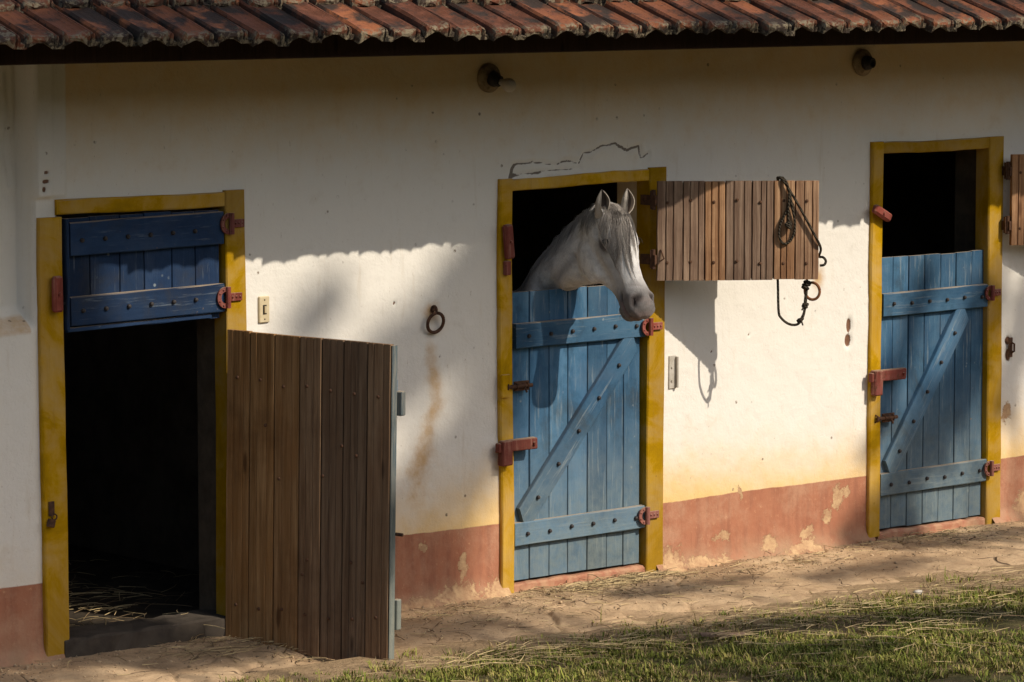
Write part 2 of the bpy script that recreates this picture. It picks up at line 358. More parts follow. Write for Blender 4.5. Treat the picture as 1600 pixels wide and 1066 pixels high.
# ------------------------------------------------------------------ the stable
st = empty('stable_building', (0, 0, 0))
tag(st, 'long whitewashed stable with terracotta dado, tiled eave and three blue split doors', 'stable')
OPEN = [(-2.665, -1.70, -1, 2.045), (-.045, .945, -1, 2.055), (2.55, 3.475, -1, 2.135)]
CRACK = [[(-.015, 2.075), (.0, 2.12), (.012, 2.135), (.06, 2.139), (.124, 2.144), (.2, 2.14), (.283, 2.122), (.333, 2.142), (.40, 2.134), (.439, 2.126), (.452, 2.15), (.469, 2.176), (.52, 2.18), (.56, 2.2), (.588, 2.21), (.674, 2.22), (.72, 2.2), (.761, 2.181), (.80, 2.197), (.839, 2.201), (.845, 2.17), (.852, 2.143), (.9, 2.155)],
         [(-.01, 2.083), (.15, 2.092), (.38, 2.098), (.45, 2.103)]]
def build_wall():
    xs = np.concatenate([np.linspace(-5, -3.1, 12), np.arange(-3.05, 3.95, .01), np.linspace(4.0, 6, 12)])
    zs = np.concatenate([np.arange(-.08, 2.80, .01), np.linspace(2.85, 3.2, 5)])
    X, Z = np.meshgrid(xs, zs); nx, nz = len(xs), len(zs)
    Y = .010 * vnoise(X * .8, Z * .8, 1, 3) + .0030 * vnoise(X * 5, Z * 5, 2, 4) + .0016 * vnoise(X * 22, Z * 22, 4, 3)
    n1 = vnoise(X * 7, Z * 7, 31, 4)
    Y -= .045 * np.exp(-(np.maximum(Z + .01, 0) / .055) ** 2) * (1 + .7 * n1)
    # recessed blind panel at the left end with a weathered sloping sill, and a raised strip beside it
    rec = sstep(-2.775, -2.79, X) * sstep(1.50, 1.62, Z + .02 * n1)
    Y += .12 * rec
    strip = sstep(-2.785, -2.775, X) * sstep(-2.60, -2.62, X) * sstep(2.085, 2.10, Z)
    Y -= .014 * strip + .012 * strip * sstep(-2.68, -2.69, X)
    dado = .366 - Z + .010 * vnoise(X * 1.2, X * 0 + 2, 6, 4)
    ochre = np.clip((.90 - Z) / .50, 0, 1.05) ** 1.5 * (.80 + .35 * vnoise(X * 1.1, Z * 1.1, 12, 3)) * (.35 + .65 * sstep(-1.4, -.2, X))
    ochre = np.maximum(ochre, .60 * sstep(1.9, 2.65, Z) * sstep(-2.62, -2.6, X))  # ochre at the top paints in the darker tone under the eave
    # peeled paint
    peel = np.zeros_like(X); wx = X + .05 * vnoise(X * 9, Z * 9, 41, 4); wz = Z + .05 * vnoise(X * 9, Z * 9, 42, 4)
    for px, pz, rx, rz in ((2.30, .27, .06, .10), (2.22, .17, .06, .06), (2.36, .30, .035, .05), (1.44, .15, .07, .05), (1.77, .09, .07, .06), (-.33, .17, .045, .10), (-.08, .03, .13, .11), (-.35, .02, .22, .08), (1.06, .04, .13, .13), (1.3, .02, .2, .06), (-.62, .02, .15, .06), (-.55, .29, .03, .04), (2.05, .10, .06, .05), (1.55, .36, .02, .07), (3.62, .62, .04, .07), (3.75, .1, .12, .1), (2.0, .02, .2, .05)):
        peel = np.maximum(peel, 1 - .62 * np.hypot((wx - px) / rx / .85, (wz - pz) / rz / .85))
    peel = np.maximum(peel, .30 * np.exp(-(np.maximum(Z, 0) / .07) ** 2) + .25 * n1 * (Z < .3))
    peel = np.clip(peel, 0, 1)
    crack = np.full_like(X, .05)
    for c in CRACK:
        cx = X + .006 * n1; d = polydist(cx, Z + .008 * vnoise(X * 30, Z * 30, 3, 3), c); crack = np.minimum(crack, d - np.clip(.0046 + .0042 * vnoise(X * 11, Z * 11, 44, 3) + .006 * np.exp(-((X - .0) / .025) ** 2), -.001, .02))
    crack = np.minimum(crack, polydist(X + .012 * n1, Z, [(-2.835, 2.66), (-2.83, 2.5), (-2.845, 2.3), (-2.83, 2.15)]))
    Y += .008 * np.clip(1 - crack / .01, 0, 1) - .006 * np.exp(-((crack - .02) / .012) ** 2) * (vnoise(X * 6, Z * 6, 45, 2) > -.1)
    hole = np.zeros_like(X)
    for px, pz, rx, rz in ((2.358, 1.19, .022, .05), (2.352, 1.11, .028, .045), (3.63, 1.02, .03, .03), (3.632, .94, .028, .045), (-2.725, 2.165, .030, .010), (-2.72, 2.205, .026, .008), (-2.735, 2.13, .010, .02), (-.74, 1.50, .008, .012), (1.62, 1.19, .007, .007), (1.35, 1.12, .006, .006), (1.05, 1.52, .03, .015)):
        hole = np.maximum(hole, np.clip(1.2 - np.hypot((X - px) / rx, (Z - pz) / rz), 0, 1))
    Y += .012 * np.clip(hole * 1.5, 0, 1)
    rust = .50 * (1 + .9 * n1) * np.exp(-(polydist(X, Z, [(-.508, 1.36), (-.50, 1.2), (-.47, 1.0), (-.55, .8), (-.60, .6)]) / (.035 + .08 * np.clip(1.45 - Z, 0, 1))) ** 2) * sstep(1.42, 1.3, Z)
    rust = np.maximum(rust, .7 * np.exp(-(np.hypot(X + .508, Z - 1.44) / .06) ** 2))
    rust = np.maximum(rust, .75 * np.exp(-(np.hypot(X - 2.12, (Z - 1.46) / 1.6) / .05) ** 2))
    rust = np.maximum(rust, .55 * sstep(.03, 0, np.abs(Z - 1.53 + .01 * n1) - .03) * sstep(-2.79, -2.80, X))
    v = np.stack([X.ravel(), Y.ravel(), Z.ravel()], 1)
    i, j = np.meshgrid(np.arange(nx - 1), np.arange(nz - 1)); cxm = (X[:-1, :-1] + X[1:, 1:]) / 2; czm = (Z[:-1, :-1] + Z[1:, 1:]) / 2
    keep = np.ones(cxm.shape, bool)
    for x0, x1, z0, z1 in OPEN: keep &= ~((cxm > x0) & (cxm < x1) & (czm < z1))
    a = (j * nx + i)[keep]; f = np.stack([a, a + 1, a + nx + 1, a + nx], 1)
    # the body of the wall behind the plaster: jambs, heads and the inner face
    ex = []; ef = []; T = .28
    def quad(*q): b = len(v) + len(ex); ex.extend(q); ef.append((b, b + 1, b + 2, b + 3))
    for x0, x1, z0, z1 in OPEN:
        quad((x0, -.004, -.1), (x0, T, -.1), (x0, T, z1), (x0, -.004, z1)); quad((x1, T, -.1), (x1, -.004, -.1), (x1, -.004, z1), (x1, T, z1))
        quad((x0, -.004, z1), (x0, T, z1), (x1, T, z1), (x1, -.004, z1))
    b = -5
    for x0, x1, z0, z1 in OPEN:
        quad((b, T, -.1), (b, T, 3.2), (x0, T, 3.2), (x0, T, -.1)); quad((x0, T, z1), (x0, T, 3.2), (x1, T, 3.2), (x1, T, z1)); b = x1
    quad((b, T, -.1), (b, T, 3.2), (6, T, 3.2), (6, T, -.1))
    for xe in (-5, 6): quad((xe, 0, -.1), (xe, T, -.1), (xe, T, 3.2), (xe, 0, 3.2))
    mi = [0] * len(f) + [1] * 3 + [0] * 3 + [1] * 3 + [0] * (len(ef) - 9)
    ne = len(ex); v2 = np.concatenate([v, np.array(ex)]); f2 = np.concatenate([f, np.array(ef)])
    me = np_mesh('wall', v2, f2, 'plaster', True); me.materials.append(M['inner']); me.polygons.foreach_set('material_index', mi)
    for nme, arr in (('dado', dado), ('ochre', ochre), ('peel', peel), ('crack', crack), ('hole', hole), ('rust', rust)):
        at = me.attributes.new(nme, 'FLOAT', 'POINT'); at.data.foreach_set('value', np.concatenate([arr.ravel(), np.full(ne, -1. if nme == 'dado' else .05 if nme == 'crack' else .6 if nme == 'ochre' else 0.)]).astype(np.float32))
    return link('wall', me, st)
build_wall()
# rear and end walls, stall partitions, floor
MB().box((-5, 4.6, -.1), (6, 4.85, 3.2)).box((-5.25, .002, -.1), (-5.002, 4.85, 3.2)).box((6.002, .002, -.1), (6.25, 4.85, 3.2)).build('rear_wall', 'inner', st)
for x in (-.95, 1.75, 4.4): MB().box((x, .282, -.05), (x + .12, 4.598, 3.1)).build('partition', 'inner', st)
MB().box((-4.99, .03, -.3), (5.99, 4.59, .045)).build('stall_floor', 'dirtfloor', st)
# thresholds
def rough_box(name, lo, hi, m, seed, cell=.03, amp=.008):
    """a box with a worn, uneven surface: top and front gridded"""
    nx = max(2, int((hi[0] - lo[0]) / cell)); prof = [(lo[1], lo[2]), (lo[1], lo[2] + (hi[2] - lo[2]) * .5), (lo[1], hi[2] - .012), (lo[1] + .012, hi[2]), ((lo[1] + hi[1]) / 2, hi[2]), (hi[1], hi[2]), (hi[1], lo[2])]
    v = []; r = random.Random(seed)
    for i in range(nx + 1):
        for j, (y, z) in enumerate(prof):
            k = 0 if j in (0, 6) else 1
            v.append((lo[0] + (hi[0] - lo[0]) * i / nx, y + k * r.uniform(-amp, amp), z + k * r.uniform(-amp, amp)))
    n = len(prof); f = [(i * n + j, i * n + (j + 1) % n, (i + 1) * n + (j + 1) % n, (i + 1) * n + j) for i in range(nx) for j in range(n)]
    f += [tuple(range(n)), tuple(range(nx * n, nx * n + n))]
    mb = MB(); mb.add(v, f); return mb.build(name, m, st)
rough_box('threshold', (-2.66, -.03, -.1), (-1.71, .20, .10), 'concrete', 1, .06, .006)
rough_box('threshold', (-.02, -.015, -.1), (.90, .22, .055), 'sill', 2, .05, .005)
rough_box('threshold', (2.585, -.015, -.1), (3.45, .22, .05), 'sill', 3, .05, .005)

# door frames: yellow posts and lintels (slightly crooked)
def beam(name, p0, p1, wx, d0, d1, m='yellow', seg=10, horiz=False, wob=.004, seed=0, ch=.006):
    """a timber from p0 to p1 (x,z on the wall), width wx across, depth d0..d1 in y"""
    r = random.Random(seed); v = []; f = []
    prof = [(-wx / 2 + ch, d0), (wx / 2 - ch, d0), (wx / 2, d0 + ch), (wx / 2, d1), (-wx / 2, d1), (-wx / 2, d0 + ch)]; n = len(prof)
    ph = r.uniform(0, 6)
    for i in range(seg + 1):
        t = i / seg; cx = p0[0] + (p1[0] - p0[0]) * t; cz = p0[1] + (p1[1] - p0[1]) * t
        o = wob * math.sin(ph + t * 4.2) + r.uniform(-wob, wob) * .35
        for a, y in prof:
            y2 = y + (r.uniform(-.0015, .0015) if y < d1 else 0); a2 = a + r.uniform(-.0012, .0012)
            v.append((cx + (0 if horiz else a2 + o), y2, cz + (a2 + o if horiz else 0)))
    f = [(i * n + j, i * n + (j + 1) % n, (i + 1) * n + (j + 1) % n, (i + 1) * n + j) for i in range(seg) for j in range(n)]
    f += [tuple(range(n)), tuple(range(seg * n, seg * n + n))]
    mb = MB(); mb.add(v, f); return mb.build(name, m, st)
beam('door_post', (-2.695, -.05), (-2.70, 2.005), .125, -.024, .075, seed=1)
beam('door_post', (-1.690, -.02), (-1.690, 2.085), .115, -.024, .075, seed=2)
beam('door_lintel', (-2.667, 2.043), (-1.700, 2.047), .068, -.018, .07, horiz=True, seed=3)
beam('door_post', (-.050, -.05), (-.045, 2.070), .082, -.024, .075, seed=4, wob=.010)
beam('door_post', (.943, -.02), (.950, 2.090), .118, -.024, .075, seed=5)
beam('door_lintel', (-.015, 2.040), (.955, 2.052), .058, -.018, .07, horiz=True, seed=6)
beam('door_post', (2.545, .03), (2.552, 2.165), .085, -.024, .075, seed=7)
beam('door_post', (3.490, -.01), (3.485, 2.163), .118, -.024, .075, seed=8)
beam('door_lintel', (2.592, 2.131), (3.50, 2.131), .062, -.018, .07, horiz=True, seed=9)

# ------------------------------------------------------------------ roof
PITCH = R(23); EY, EZ = -1.205, 2.80
up = Vector((0, math.cos(PITCH), math.sin(PITCH))); nr = Vector((0, -math.sin(PITCH), math.cos(PITCH)))
def on_roof(s, h): return Vector((0, EY, EZ)) + up * s + nr * h
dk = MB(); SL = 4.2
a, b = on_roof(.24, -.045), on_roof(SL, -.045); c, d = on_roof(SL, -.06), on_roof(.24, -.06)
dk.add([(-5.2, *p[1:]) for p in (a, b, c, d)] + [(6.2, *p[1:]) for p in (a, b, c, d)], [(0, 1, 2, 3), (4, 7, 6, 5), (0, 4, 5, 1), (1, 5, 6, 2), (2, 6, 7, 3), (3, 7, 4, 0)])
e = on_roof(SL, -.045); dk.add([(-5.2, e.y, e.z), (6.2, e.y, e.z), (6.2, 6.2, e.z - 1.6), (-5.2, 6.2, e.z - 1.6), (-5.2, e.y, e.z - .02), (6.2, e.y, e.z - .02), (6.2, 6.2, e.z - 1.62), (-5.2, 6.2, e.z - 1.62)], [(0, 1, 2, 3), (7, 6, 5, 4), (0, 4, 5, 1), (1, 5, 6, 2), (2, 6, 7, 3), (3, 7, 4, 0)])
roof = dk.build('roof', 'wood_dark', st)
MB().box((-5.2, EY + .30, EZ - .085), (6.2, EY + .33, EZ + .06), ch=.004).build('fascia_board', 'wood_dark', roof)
k = -5.0
while k < 6.1:
    mb = MB(); p0, p1 = on_roof(.40, -.07), on_roof(1.5, -.07)
    mb.prism([(-.03, -.09), (.03, -.09), (.03, 0), (-.03, 0)], (k, p0.y, p0.z), (k, p1.y, p1.z), (1, 0, 0), nr); mb.build('rafter', 'wood_dark', roof); k += .62
# interlocking tiles: several worn variants of one tile share their meshes
TW, TL, EX = .188, .43, .335
TOP = [(.002, .004), (.005, .040), (.014, .053), (.026, .046), (.060, .041), (.100, .042), (.128, .047), (.142, .053), (.151, .006), (.160, .000), (.164, .036), (.169, .043), (.178, .041), (.183, .000), (.214, -.003)]
TOP = [(x * TW / .203, z * .9) for x, z in TOP]
def tile_mesh(i):
    r = random.Random(100 + i); rows = [0, .010, .06, .16, .30, TL]; v = []; nb = len(TOP)
    back = r.uniform(.006, .018); nb_ = lambda x, q: 0 if x < .735 * TW or q > 2 else (back, back, .012 + .6 * back)[q]      # the side lap stops short of the nose
    for q, y in enumerate(rows):
        low = .010 if q == 0 else 0
        for x, z in TOP:
            zz = max(z - low * (1 if z > .02 else .2), .003) + r.uniform(-.0016, .0016)
            if q <= 1: zz += r.uniform(-.004, .003)
            v.append((x + r.uniform(-.0012, .0012), y + (r.uniform(-.006, .006) if q < 2 else 0) + nb_(x, q), zz))
        for x, z in TOP: v.append((x, y + (r.uniform(-.003, .003) if q < 2 else 0) + nb_(x, q), -.018 + .034 * math.sin(math.pi * min(1, x / (.74 * TW))) if x < .74 * TW else -.016))
    n = 2 * nb; f = []
    for q in range(len(rows) - 1):
        for j in range(nb - 1):
            f.append((q * n + j, q * n + j + 1, (q + 1) * n + j + 1, (q + 1) * n + j)); f.append((q * n + nb + j + 1, q * n + nb + j, (q + 1) * n + nb + j, (q + 1) * n + nb + j + 1))
        for j in (0, nb - 1): f.append((q * n + j, (q + 1) * n + j, (q + 1) * n + nb + j, q * n + nb + j))
    for q in (0, len(rows) - 1):
        for j in range(nb - 1): f.append((q * n + j, q * n + j + 1, q * n + nb + j + 1, q * n + nb + j))
    mb = MB(); mb.add(v, f); me = mb.mesh('roof_tile'); me.materials.append(M['tile']); return me
TM = [tile_mesh(i) for i in range(8)]
far = MB()
ncol = int(11.0 / TW)
for row in range(11):
    for c_ in range(ncol):
        x = -4.9 + c_ * TW + random.uniform(-.004, .004); s0 = row * EX + random.uniform(-.020, .020)
        p = on_roof(s0, .0 + random.uniform(-.007, .009)); p.x = x
        rot = Matrix.Rotation(PITCH - R(4.2) + random.uniform(-.012, .012), 4, 'X') @ Matrix.Rotation(random.uniform(-.018, .018), 4, 'Z') @ Matrix.Rotation(random.uniform(-.025, .025), 4, 'Y')
        if row < 3 and -3.6 < x < 4.6:
            o = link('roof_tile', random.choice(TM), roof); o.matrix_local = Matrix.Translation(p) @ rot
        else:
            me = TM[c_ % 8]; mt = Matrix.Translation(p) @ rot
            far.add([mt @ v.co for v in me.vertices], [tuple(q.vertices) for q in me.polygons])
tag(far.build('upper_tiles', 'tile', roof), kind='stuff')

# ------------------------------------------------------------------ doors
def plank_mesh(w_, h_, th, grooves=0, seed=0, ch=.0025, gd_=.006):
    """upright board, local x 0..w, z 0..h, front at y=0, back at y=th"""
    r = random.Random(seed); pr = [(0, ch), (ch, 0)]
    for g in range(grooves):
        x = w_ * (g + 1) / (grooves + 1) + r.uniform(-.008, .008); pr += [(x - .004, 0), (x - .001, gd_), (x + .001, gd_), (x + .004, 0)]
    pr += [(w_ - ch, 0), (w_, ch), (w_, th), (0, th)]
    mb = MB(); n = len(pr); v = []; seg = 6
    for i in range(seg + 1):
        z = h_ * i / seg; o = r.uniform(-.0012, .0012)
        e = r.uniform(-.002, .002) if i in (0, seg) else 0
        for x, y in pr: v.append((x + o, y + r.uniform(-.0006, .0006), z + e))
    f = [(i * n + j, i * n + (j + 1) % n, (i + 1) * n + (j + 1) % n, (i + 1) * n + j) for i in range(seg) for j in range(n)]
    f += [tuple(range(n)), tuple(range(seg * n, seg * n + n))]; mb.add(v, f); return mb.mesh('plank')
def planks(parent, w_, h_, th, nb, mname, grooves=0, seed=0, gap=.004, y=0.0, gd_=.006):
    r = random.Random(seed); ws = [1 + r.uniform(-.12, .12) for _ in range(nb)]; t = sum(ws); x = 0
    for i in range(nb):
        bw = w_ * ws[i] / t; me = plank_mesh(bw - gap, h_, th, grooves, seed * 31 + i, gd_=gd_); me.materials.append(M[mname])
        o = link('plank', me, parent); o.location = (x + gap / 2, y + r.uniform(-.0025, .0025), r.uniform(-.0025, .0025)); x += bw
BOLT = MB().lathe([(0, .0105), (.006, .0105), (.011, .0085), (.0135, .004)], (0, 0, 0), (0, -1, 0), 8).mesh('bolt'); BOLT.materials.append(M['bolt'])
NAIL = MB().lathe([(0, .0085), (.003, .008), (.005, .004)], (0, 0, 0), (0, -1, 0), 8).mesh('nail'); NAIL.materials.append(M['iron'])
def bolt(parent, x, y, z, me=None):
    o = link('bolt' if me is None else 'nail', me or BOLT, parent); o.location = (x, y, z); o.rotation_euler.y = random.uniform(0, 3); return o
def hinge(parent, x, z, y=-.048, flip=1, scale=1.0, strap=.085):
    """horseshoe plate on the leaf, knuckle, riveted strap on the post; x,z at the knuckle"""
    mb = MB(); s = scale
    n = 12; vs = []
    for i in range(n + 1):
        a_ = math.pi / 2 + math.pi * i / n
        for rr in (.047, .026):
            for yy in (y - .005, y + .004): vs.append((x - .012 * flip + flip * rr * s * math.cos(a_) * .95, yy, z + rr * s * math.sin(a_)))
    fs = []
    for i in range(n):
        b_ = i * 4; fs += [(b_, b_ + 2, b_ + 6, b_ + 4), (b_ + 1, b_ + 5, b_ + 7, b_ + 3), (b_, b_ + 4, b_ + 5, b_ + 1), (b_ + 2, b_ + 3, b_ + 7, b_ + 6)]
    fs += [(0, 1, 3, 2), (n * 4, n * 4 + 2, n * 4 + 3, n * 4 + 1)]; mb.add(vs, fs)
    mb.tube([(x, y - .008, z - .047 * s), (x, y - .008, z + .047 * s)], .0125, 10)
    lo, hi = sorted((x + .006 * flip, x + strap * flip)); mb.box((lo, y - .004, z - .019), (hi, y + .006, z + .019), ch=.002)
    for i in range(3): mb.lathe([(0, .006), (.004, .005), (.006, .002)], (x + flip * (.028 + .022 * i) * strap / .085, y - .004, z), (0, -1, 0), 8)
    for a_ in (110, 150, 205, 250): mb.lathe([(0, .0055), (.003, .005), (.005, .002)], (x - .012 * flip + flip * .036 * s * math.cos(R(a_)), y - .005, z + .036 * s * math.sin(R(a_))), (0, -1, 0), 8)
    return mb.build('hinge', 'red', parent)
def slab(parent, name, p, q, width, y0, y1, m='blue', cut=None, seed=0, taper=0):
    """a board from p to q (x,z), of a width, front y0, back y1"""
    p, q = Vector((p[0], 0, p[1])), Vector((q[0], 0, q[1])); d = (q - p); L = d.length; d.normalize(); n = Vector((-d.z, 0, d.x)) * (width / 2)
    mb = MB(); r = random.Random(seed); c = .004; prof = [(-1, y1), (-1, y0 + c), (-1 + c / width * 2, y0), (1 - c / width * 2, y0), (1, y0 + c), (1, y1)]; k = len(prof); v = []; seg = 6
    for i in range(seg + 1):
        t = i / seg
        for a_, y in prof:
            sh = (cut[0] if i == 0 else cut[1] if i == seg else 0) * a_ * width / 2 if cut else 0
            v.append(p + d * (L * t + sh) + n * a_ + Vector((r.uniform(-.001, .001), y + r.uniform(-.0008, .0008), r.uniform(-.001, .001))))
    f = [(i * k + j, i * k + (j + 1) % k, (i + 1) * k + (j + 1) % k, (i + 1) * k + j) for i in range(seg) for j in range(k)] + [tuple(range(k)), tuple(range(seg * k, seg * k + k))]
    mb.add(v, f)
    # local frame along the board so that the grain follows it
    o = mb.build(name, m, parent); rotm = Matrix.Rotation(math.atan2(d.x, d.z), 4, 'Y'); mid = p
    T = Matrix.Translation(mid) @ rotm; o.data.transform(T.inverted()); o.matrix_local = T; return o
def lower_door(x0, z0, W_, H_, seed, label, rails, brace):
    core = MB().box((.004, .026, .006), (W_ - .004, .034, H_ - .008)).build('stable_door', 'blue', st); core.location = (x0, .012, z0); core['label'] = label
    planks(core, W_, H_, .025, 7, 'blue', 0, seed, .005)
    bolts = []
    for i, (za, zb, xa, xb, zr) in enumerate(rails):
        slab(core, 'rail', (xa, (za + zb) / 2), (xb, (za + zb) / 2 + zr), zb - za, -.032, -.001, seed=seed + i)
        n = 6
        for j in range(n):
            t = (j + .55) / n; bolt(core, xa + (xb - xa) * t, -.033, (za + zb) / 2 + zr * t + random.uniform(-.006, .006))
    p, q, wd = brace; slab(core, 'brace', p, q, wd, -.029, -.001, cut=(.55, .55), seed=seed + 9)
    for j in range(5):
        t = (j + .7) / 5.5; bolt(core, p[0] + (q[0] - p[0]) * t, -.030, p[1] + (q[1] - p[1]) * t)
    return core
d2 = lower_door(.004, .068, .862, 1.437, 3, 'closed lower blue door leaf under the horse, sunlit with the horse shadow across it', [(1.160, 1.283, .008, .868, .004), (.176, .292, .000, .868, .006)], ((.055, .300), (.795, 1.155), .118))
hinge(d2, .884, 1.215, scale=.95); hinge(d2, .866, .248, scale=.95)
d3 = lower_door(2.590, .060, .842, 1.475, 5, 'closed lower blue door leaf of the far doorway on the right', [(1.160, 1.285, .014, .848, .006), (.186, .308, .006, .848, .008)], ((.075, .315), (.66, 1.16), .118))
hinge(d3, .850, 1.243, scale=.9, strap=.075); hinge(d3, .862, .265, scale=.9, strap=.075)

# upper leaf of the left doorway, closed
u1 = MB().box((.004, .026, .004), (.856, .034, .496)).build('upper_shutter', 'shaded_blue', st); u1.location = (-2.622, -.008, 1.497); u1['label'] = 'closed blue upper leaf of the left doorway, half in shadow'
planks(u1, .86, .50, .025, 6, 'shaded_blue', 0, 8, .004)
slab(u1, 'rail', (.010, .405), (.862, .418), .150, -.034, -.001, seed=41, m='shaded_blue'); slab(u1, 'rail', (.008, .082), (.862, .094), .130, -.036, -.001, seed=42, m='shaded_blue')
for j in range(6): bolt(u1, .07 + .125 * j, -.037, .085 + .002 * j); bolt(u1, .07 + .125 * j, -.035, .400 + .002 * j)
slab(u1, 'drip_board', (.0, -.001), (.80, .012), .022, -.020, -.001, seed=43, m='shaded_blue'); slab(u1, 'edge_strip', (-.001, .0), (-.001, .498), .016, -.030, .020, seed=44, m='shaded_blue')
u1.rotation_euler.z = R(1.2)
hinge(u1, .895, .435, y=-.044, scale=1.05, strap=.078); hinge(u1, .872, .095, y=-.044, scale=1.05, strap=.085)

# lower leaf of the left doorway, standing open with its bare back to the camera
d1 = MB().box((.004, .026, .006), (.905, .034, 1.456)).build('stable_door', 'wood_old', st); d1['label'] = 'lower door leaf standing open, bare brown planks towards the camera'
d1.location = (-1.780, -.030, -.022); d1.rotation_euler = (0, R(1.0), R(-72))
planks(d1, .91, 1.466, .025, 7, 'wood_old', 2, 12, .006, gd_=.0042)
r_ = random.Random(4)
for zz in (.20, 1.24):
    for j in range(7): bolt(d1, .065 + .13 * j, -.001, zz + r_.uniform(-.02, .02), NAIL)
for j in range(9): bolt(d1, r_.uniform(.05, .87), -.001, r_.uniform(.3, 1.1), NAIL)
slab(d1, 'rail', (.02, 1.24), (.905, 1.24), .12, .035, .065); slab(d1, 'rail', (.02, .22), (.905, .22), .12, .035, .065); slab(d1, 'edge_strip', (.914, .0), (.914, 1.460), .010, .004, .040, m='blue_worn')
MB().box((.905, .040, 1.14), (.945, .075, 1.25), ch=.004).build('latch_block', 'blue_worn', d1); MB().box((.905, .040, .16), (.935, .075, .30), ch=.004).build('latch_block', 'blue_worn', d1)
MB().tube([(.918, .045, .60), (.955, .045, .60)], .008, 8).build('latch_pin', 'iron', d1)

# bare board shutter of the middle doorway, swung open
RD = Vector((math.sin(R(49.7)), -math.cos(R(49.7)), 0)); SROT = math.atan2(RD.y, RD.x)
def shutter(loc, rz, label, nb, seed, wdt=.832, hgt=.502):
    s = MB().box((.006, .026, .006), (wdt - .006, .032, hgt - .008)).build('upper_shutter', 'wood', st); s.location = loc; s.rotation_euler.z = rz; s['label'] = label
    planks(s, wdt, hgt, .026, nb, 'wood', 2, seed, .006, gd_=.009)
    for j in range(nb):
        x = (j + .45) * wdt / nb
        bolt(s, x, -.001, .090 + random.uniform(-.008, .008), NAIL); bolt(s, x, -.001, .405 + random.uniform(-.01, .01), NAIL)
    slab(s, 'rail', (.02, .09), (wdt - .02, .09), .11, .033, .062); slab(s, 'rail', (.02, .405), (wdt - .02, .405), .13, .033, .062)
    for zz in (.11, .41):
        mb = MB(); mb.tube([(-.014, .015, zz - .05), (-.014, .015, zz + .05)], .012, 10); mb.box((-.03, .010, zz - .045), (-.012, .034, zz + .045)); mb.box((-.012, .036, zz - .02), (.07, .042, zz + .02)); q = Matrix.Rotation(-rz, 4, 'Z'); mb.box((-.012, .0, zz - .028), (.012, -loc[1] - .015, zz + .022), q); mb.build('hinge', 'iron', s)
    return s
SROT = R(-34)
sh2 = shutter((.850, -.125, 1.523), SROT, 'open shutter of bare weathered boards beside the horse, rope slung over it', 7, 22)
MB().tube([(.02, -.004, .16), (.035, -.02, .115), (.012, -.014, .10)], .004, 6).build('hook', 'iron', sh2)
sh3 = shutter((3.535, -.085, 1.565), R(-24), 'bare board shutter at the right edge beside the far doorway', 7, 23)

# wooden turn buttons, latches, slide bolts, catches
def block(name, m, lo, hi, piv=None, rot=0, ch=.005, smooth=False):
    mb = MB(); mt = Matrix.Translation((piv[0], 0, piv[1])) @ Matrix.Rotation(rot, 4, 'Y') @ Matrix.Translation((-piv[0], 0, -piv[1])) if piv else None
    mb.box(lo, hi, mt, ch, .0012); return mb, mt
def turn_button(x, z, L, w_, rot, y=-.024):
    mb, mt = block('', '', (x - w_ / 2, y - .045, z - L / 2), (x + w_ / 2, y - .008, z + L / 2), (x, z), rot, .009)
    mb.tube([(x, y + .004, z), (x, y - .052, z)], .008, 8); return mb.build('turn_button', 'red', st)
turn_button(-2.690, 1.665, .160, .048, 0)
turn_button(-.064, 1.765, .17, .050, R(-6)); MB().box((-.080, -.050, 1.60), (-.045, -.025, 1.67), None, .004).build('turn_button', 'red', st)
turn_button(2.545, 1.785, .135, .046, R(118), -.03)
def latch(x, z, post_w, bh, bar_x, bar_h):
    mb = MB(); mb.box((x, -.070, z - bh / 2), (x + post_w, -.025, z + bh / 2), None, .006, .002); mb.box((x - .02, -.06, z + .005), (x, -.03, z + bh / 2 - .01), None, .004, .002)
    mb.box((x + post_w * .6, -.062, z + bh * .06), (bar_x, -.026, z + bh * .06 + bar_h), None, .005, .002)
    mb.tube([(bar_x - .025, -.02, z + bh * .06 + bar_h / 2), (bar_x - .025, -.075, z + bh * .06 + bar_h / 2)], .0085, 8); return mb.build('wooden_latch', 'red', st)
latch(-.115, .722, .065, .125, .115, .056); latch(2.500, .872, .058, .135, 2.745, .058)
MB().box((-.100, -.042, .995), (-.045, -.024, 1.11), None, .004, .001).build('bolt_keeper', 'yellow', st)
def slide(x0, x1, z):
    mb = MB(); mb.tube([(x0, -.035, z), (x1, -.035, z)], .010, 8); mb.box((x0 + .05, -.030, z - .024), (x1 - .012, -.021, z + .024), None, .002)
    for xx in (x0 + .06, x1 - .03): mb.torus((xx, -.032, z), (0, 1, 0), (0, 0, 1), .013, .005, 12, 6)
    mb.tube([(x1 - .05, -.035, z), (x1 - .05, -.055, z - .03)], .006, 6); mb.tube([(x0, -.022, z - .02), (x0, -.045, z - .008), (x0, -.045, z + .012), (x0, -.022, z + .02)], .005, 6); return mb.build('slide_bolt', 'iron', st)
slide(-.06, .10, 1.045); slide(2.545, 2.70, .674)
mb = MB(); mb.box((1.045, -.012, .95), (1.095, -.002, 1.12), None, .002); mb.box((1.085, -.030, .955), (1.097, -.012, 1.115), None, .002)
for zz in (.99, 1.06): mb.lathe([(0, .008), (.005, .006)], (1.063, -.012, zz), (0, -1, 0), 8)
o = mb.build('wall_catch', 'stone', st)
mb = MB(); mb.box((3.615, -.014, .93), (3.645, -.003, 1.04), None, .003); mb.tube([(3.632, -.01, .955), (3.632, -.035, .965), (3.632, -.035, 1.005), (3.632, -.01, 1.015)], .006, 6); mb.build('wall_catch', 'iron', st)

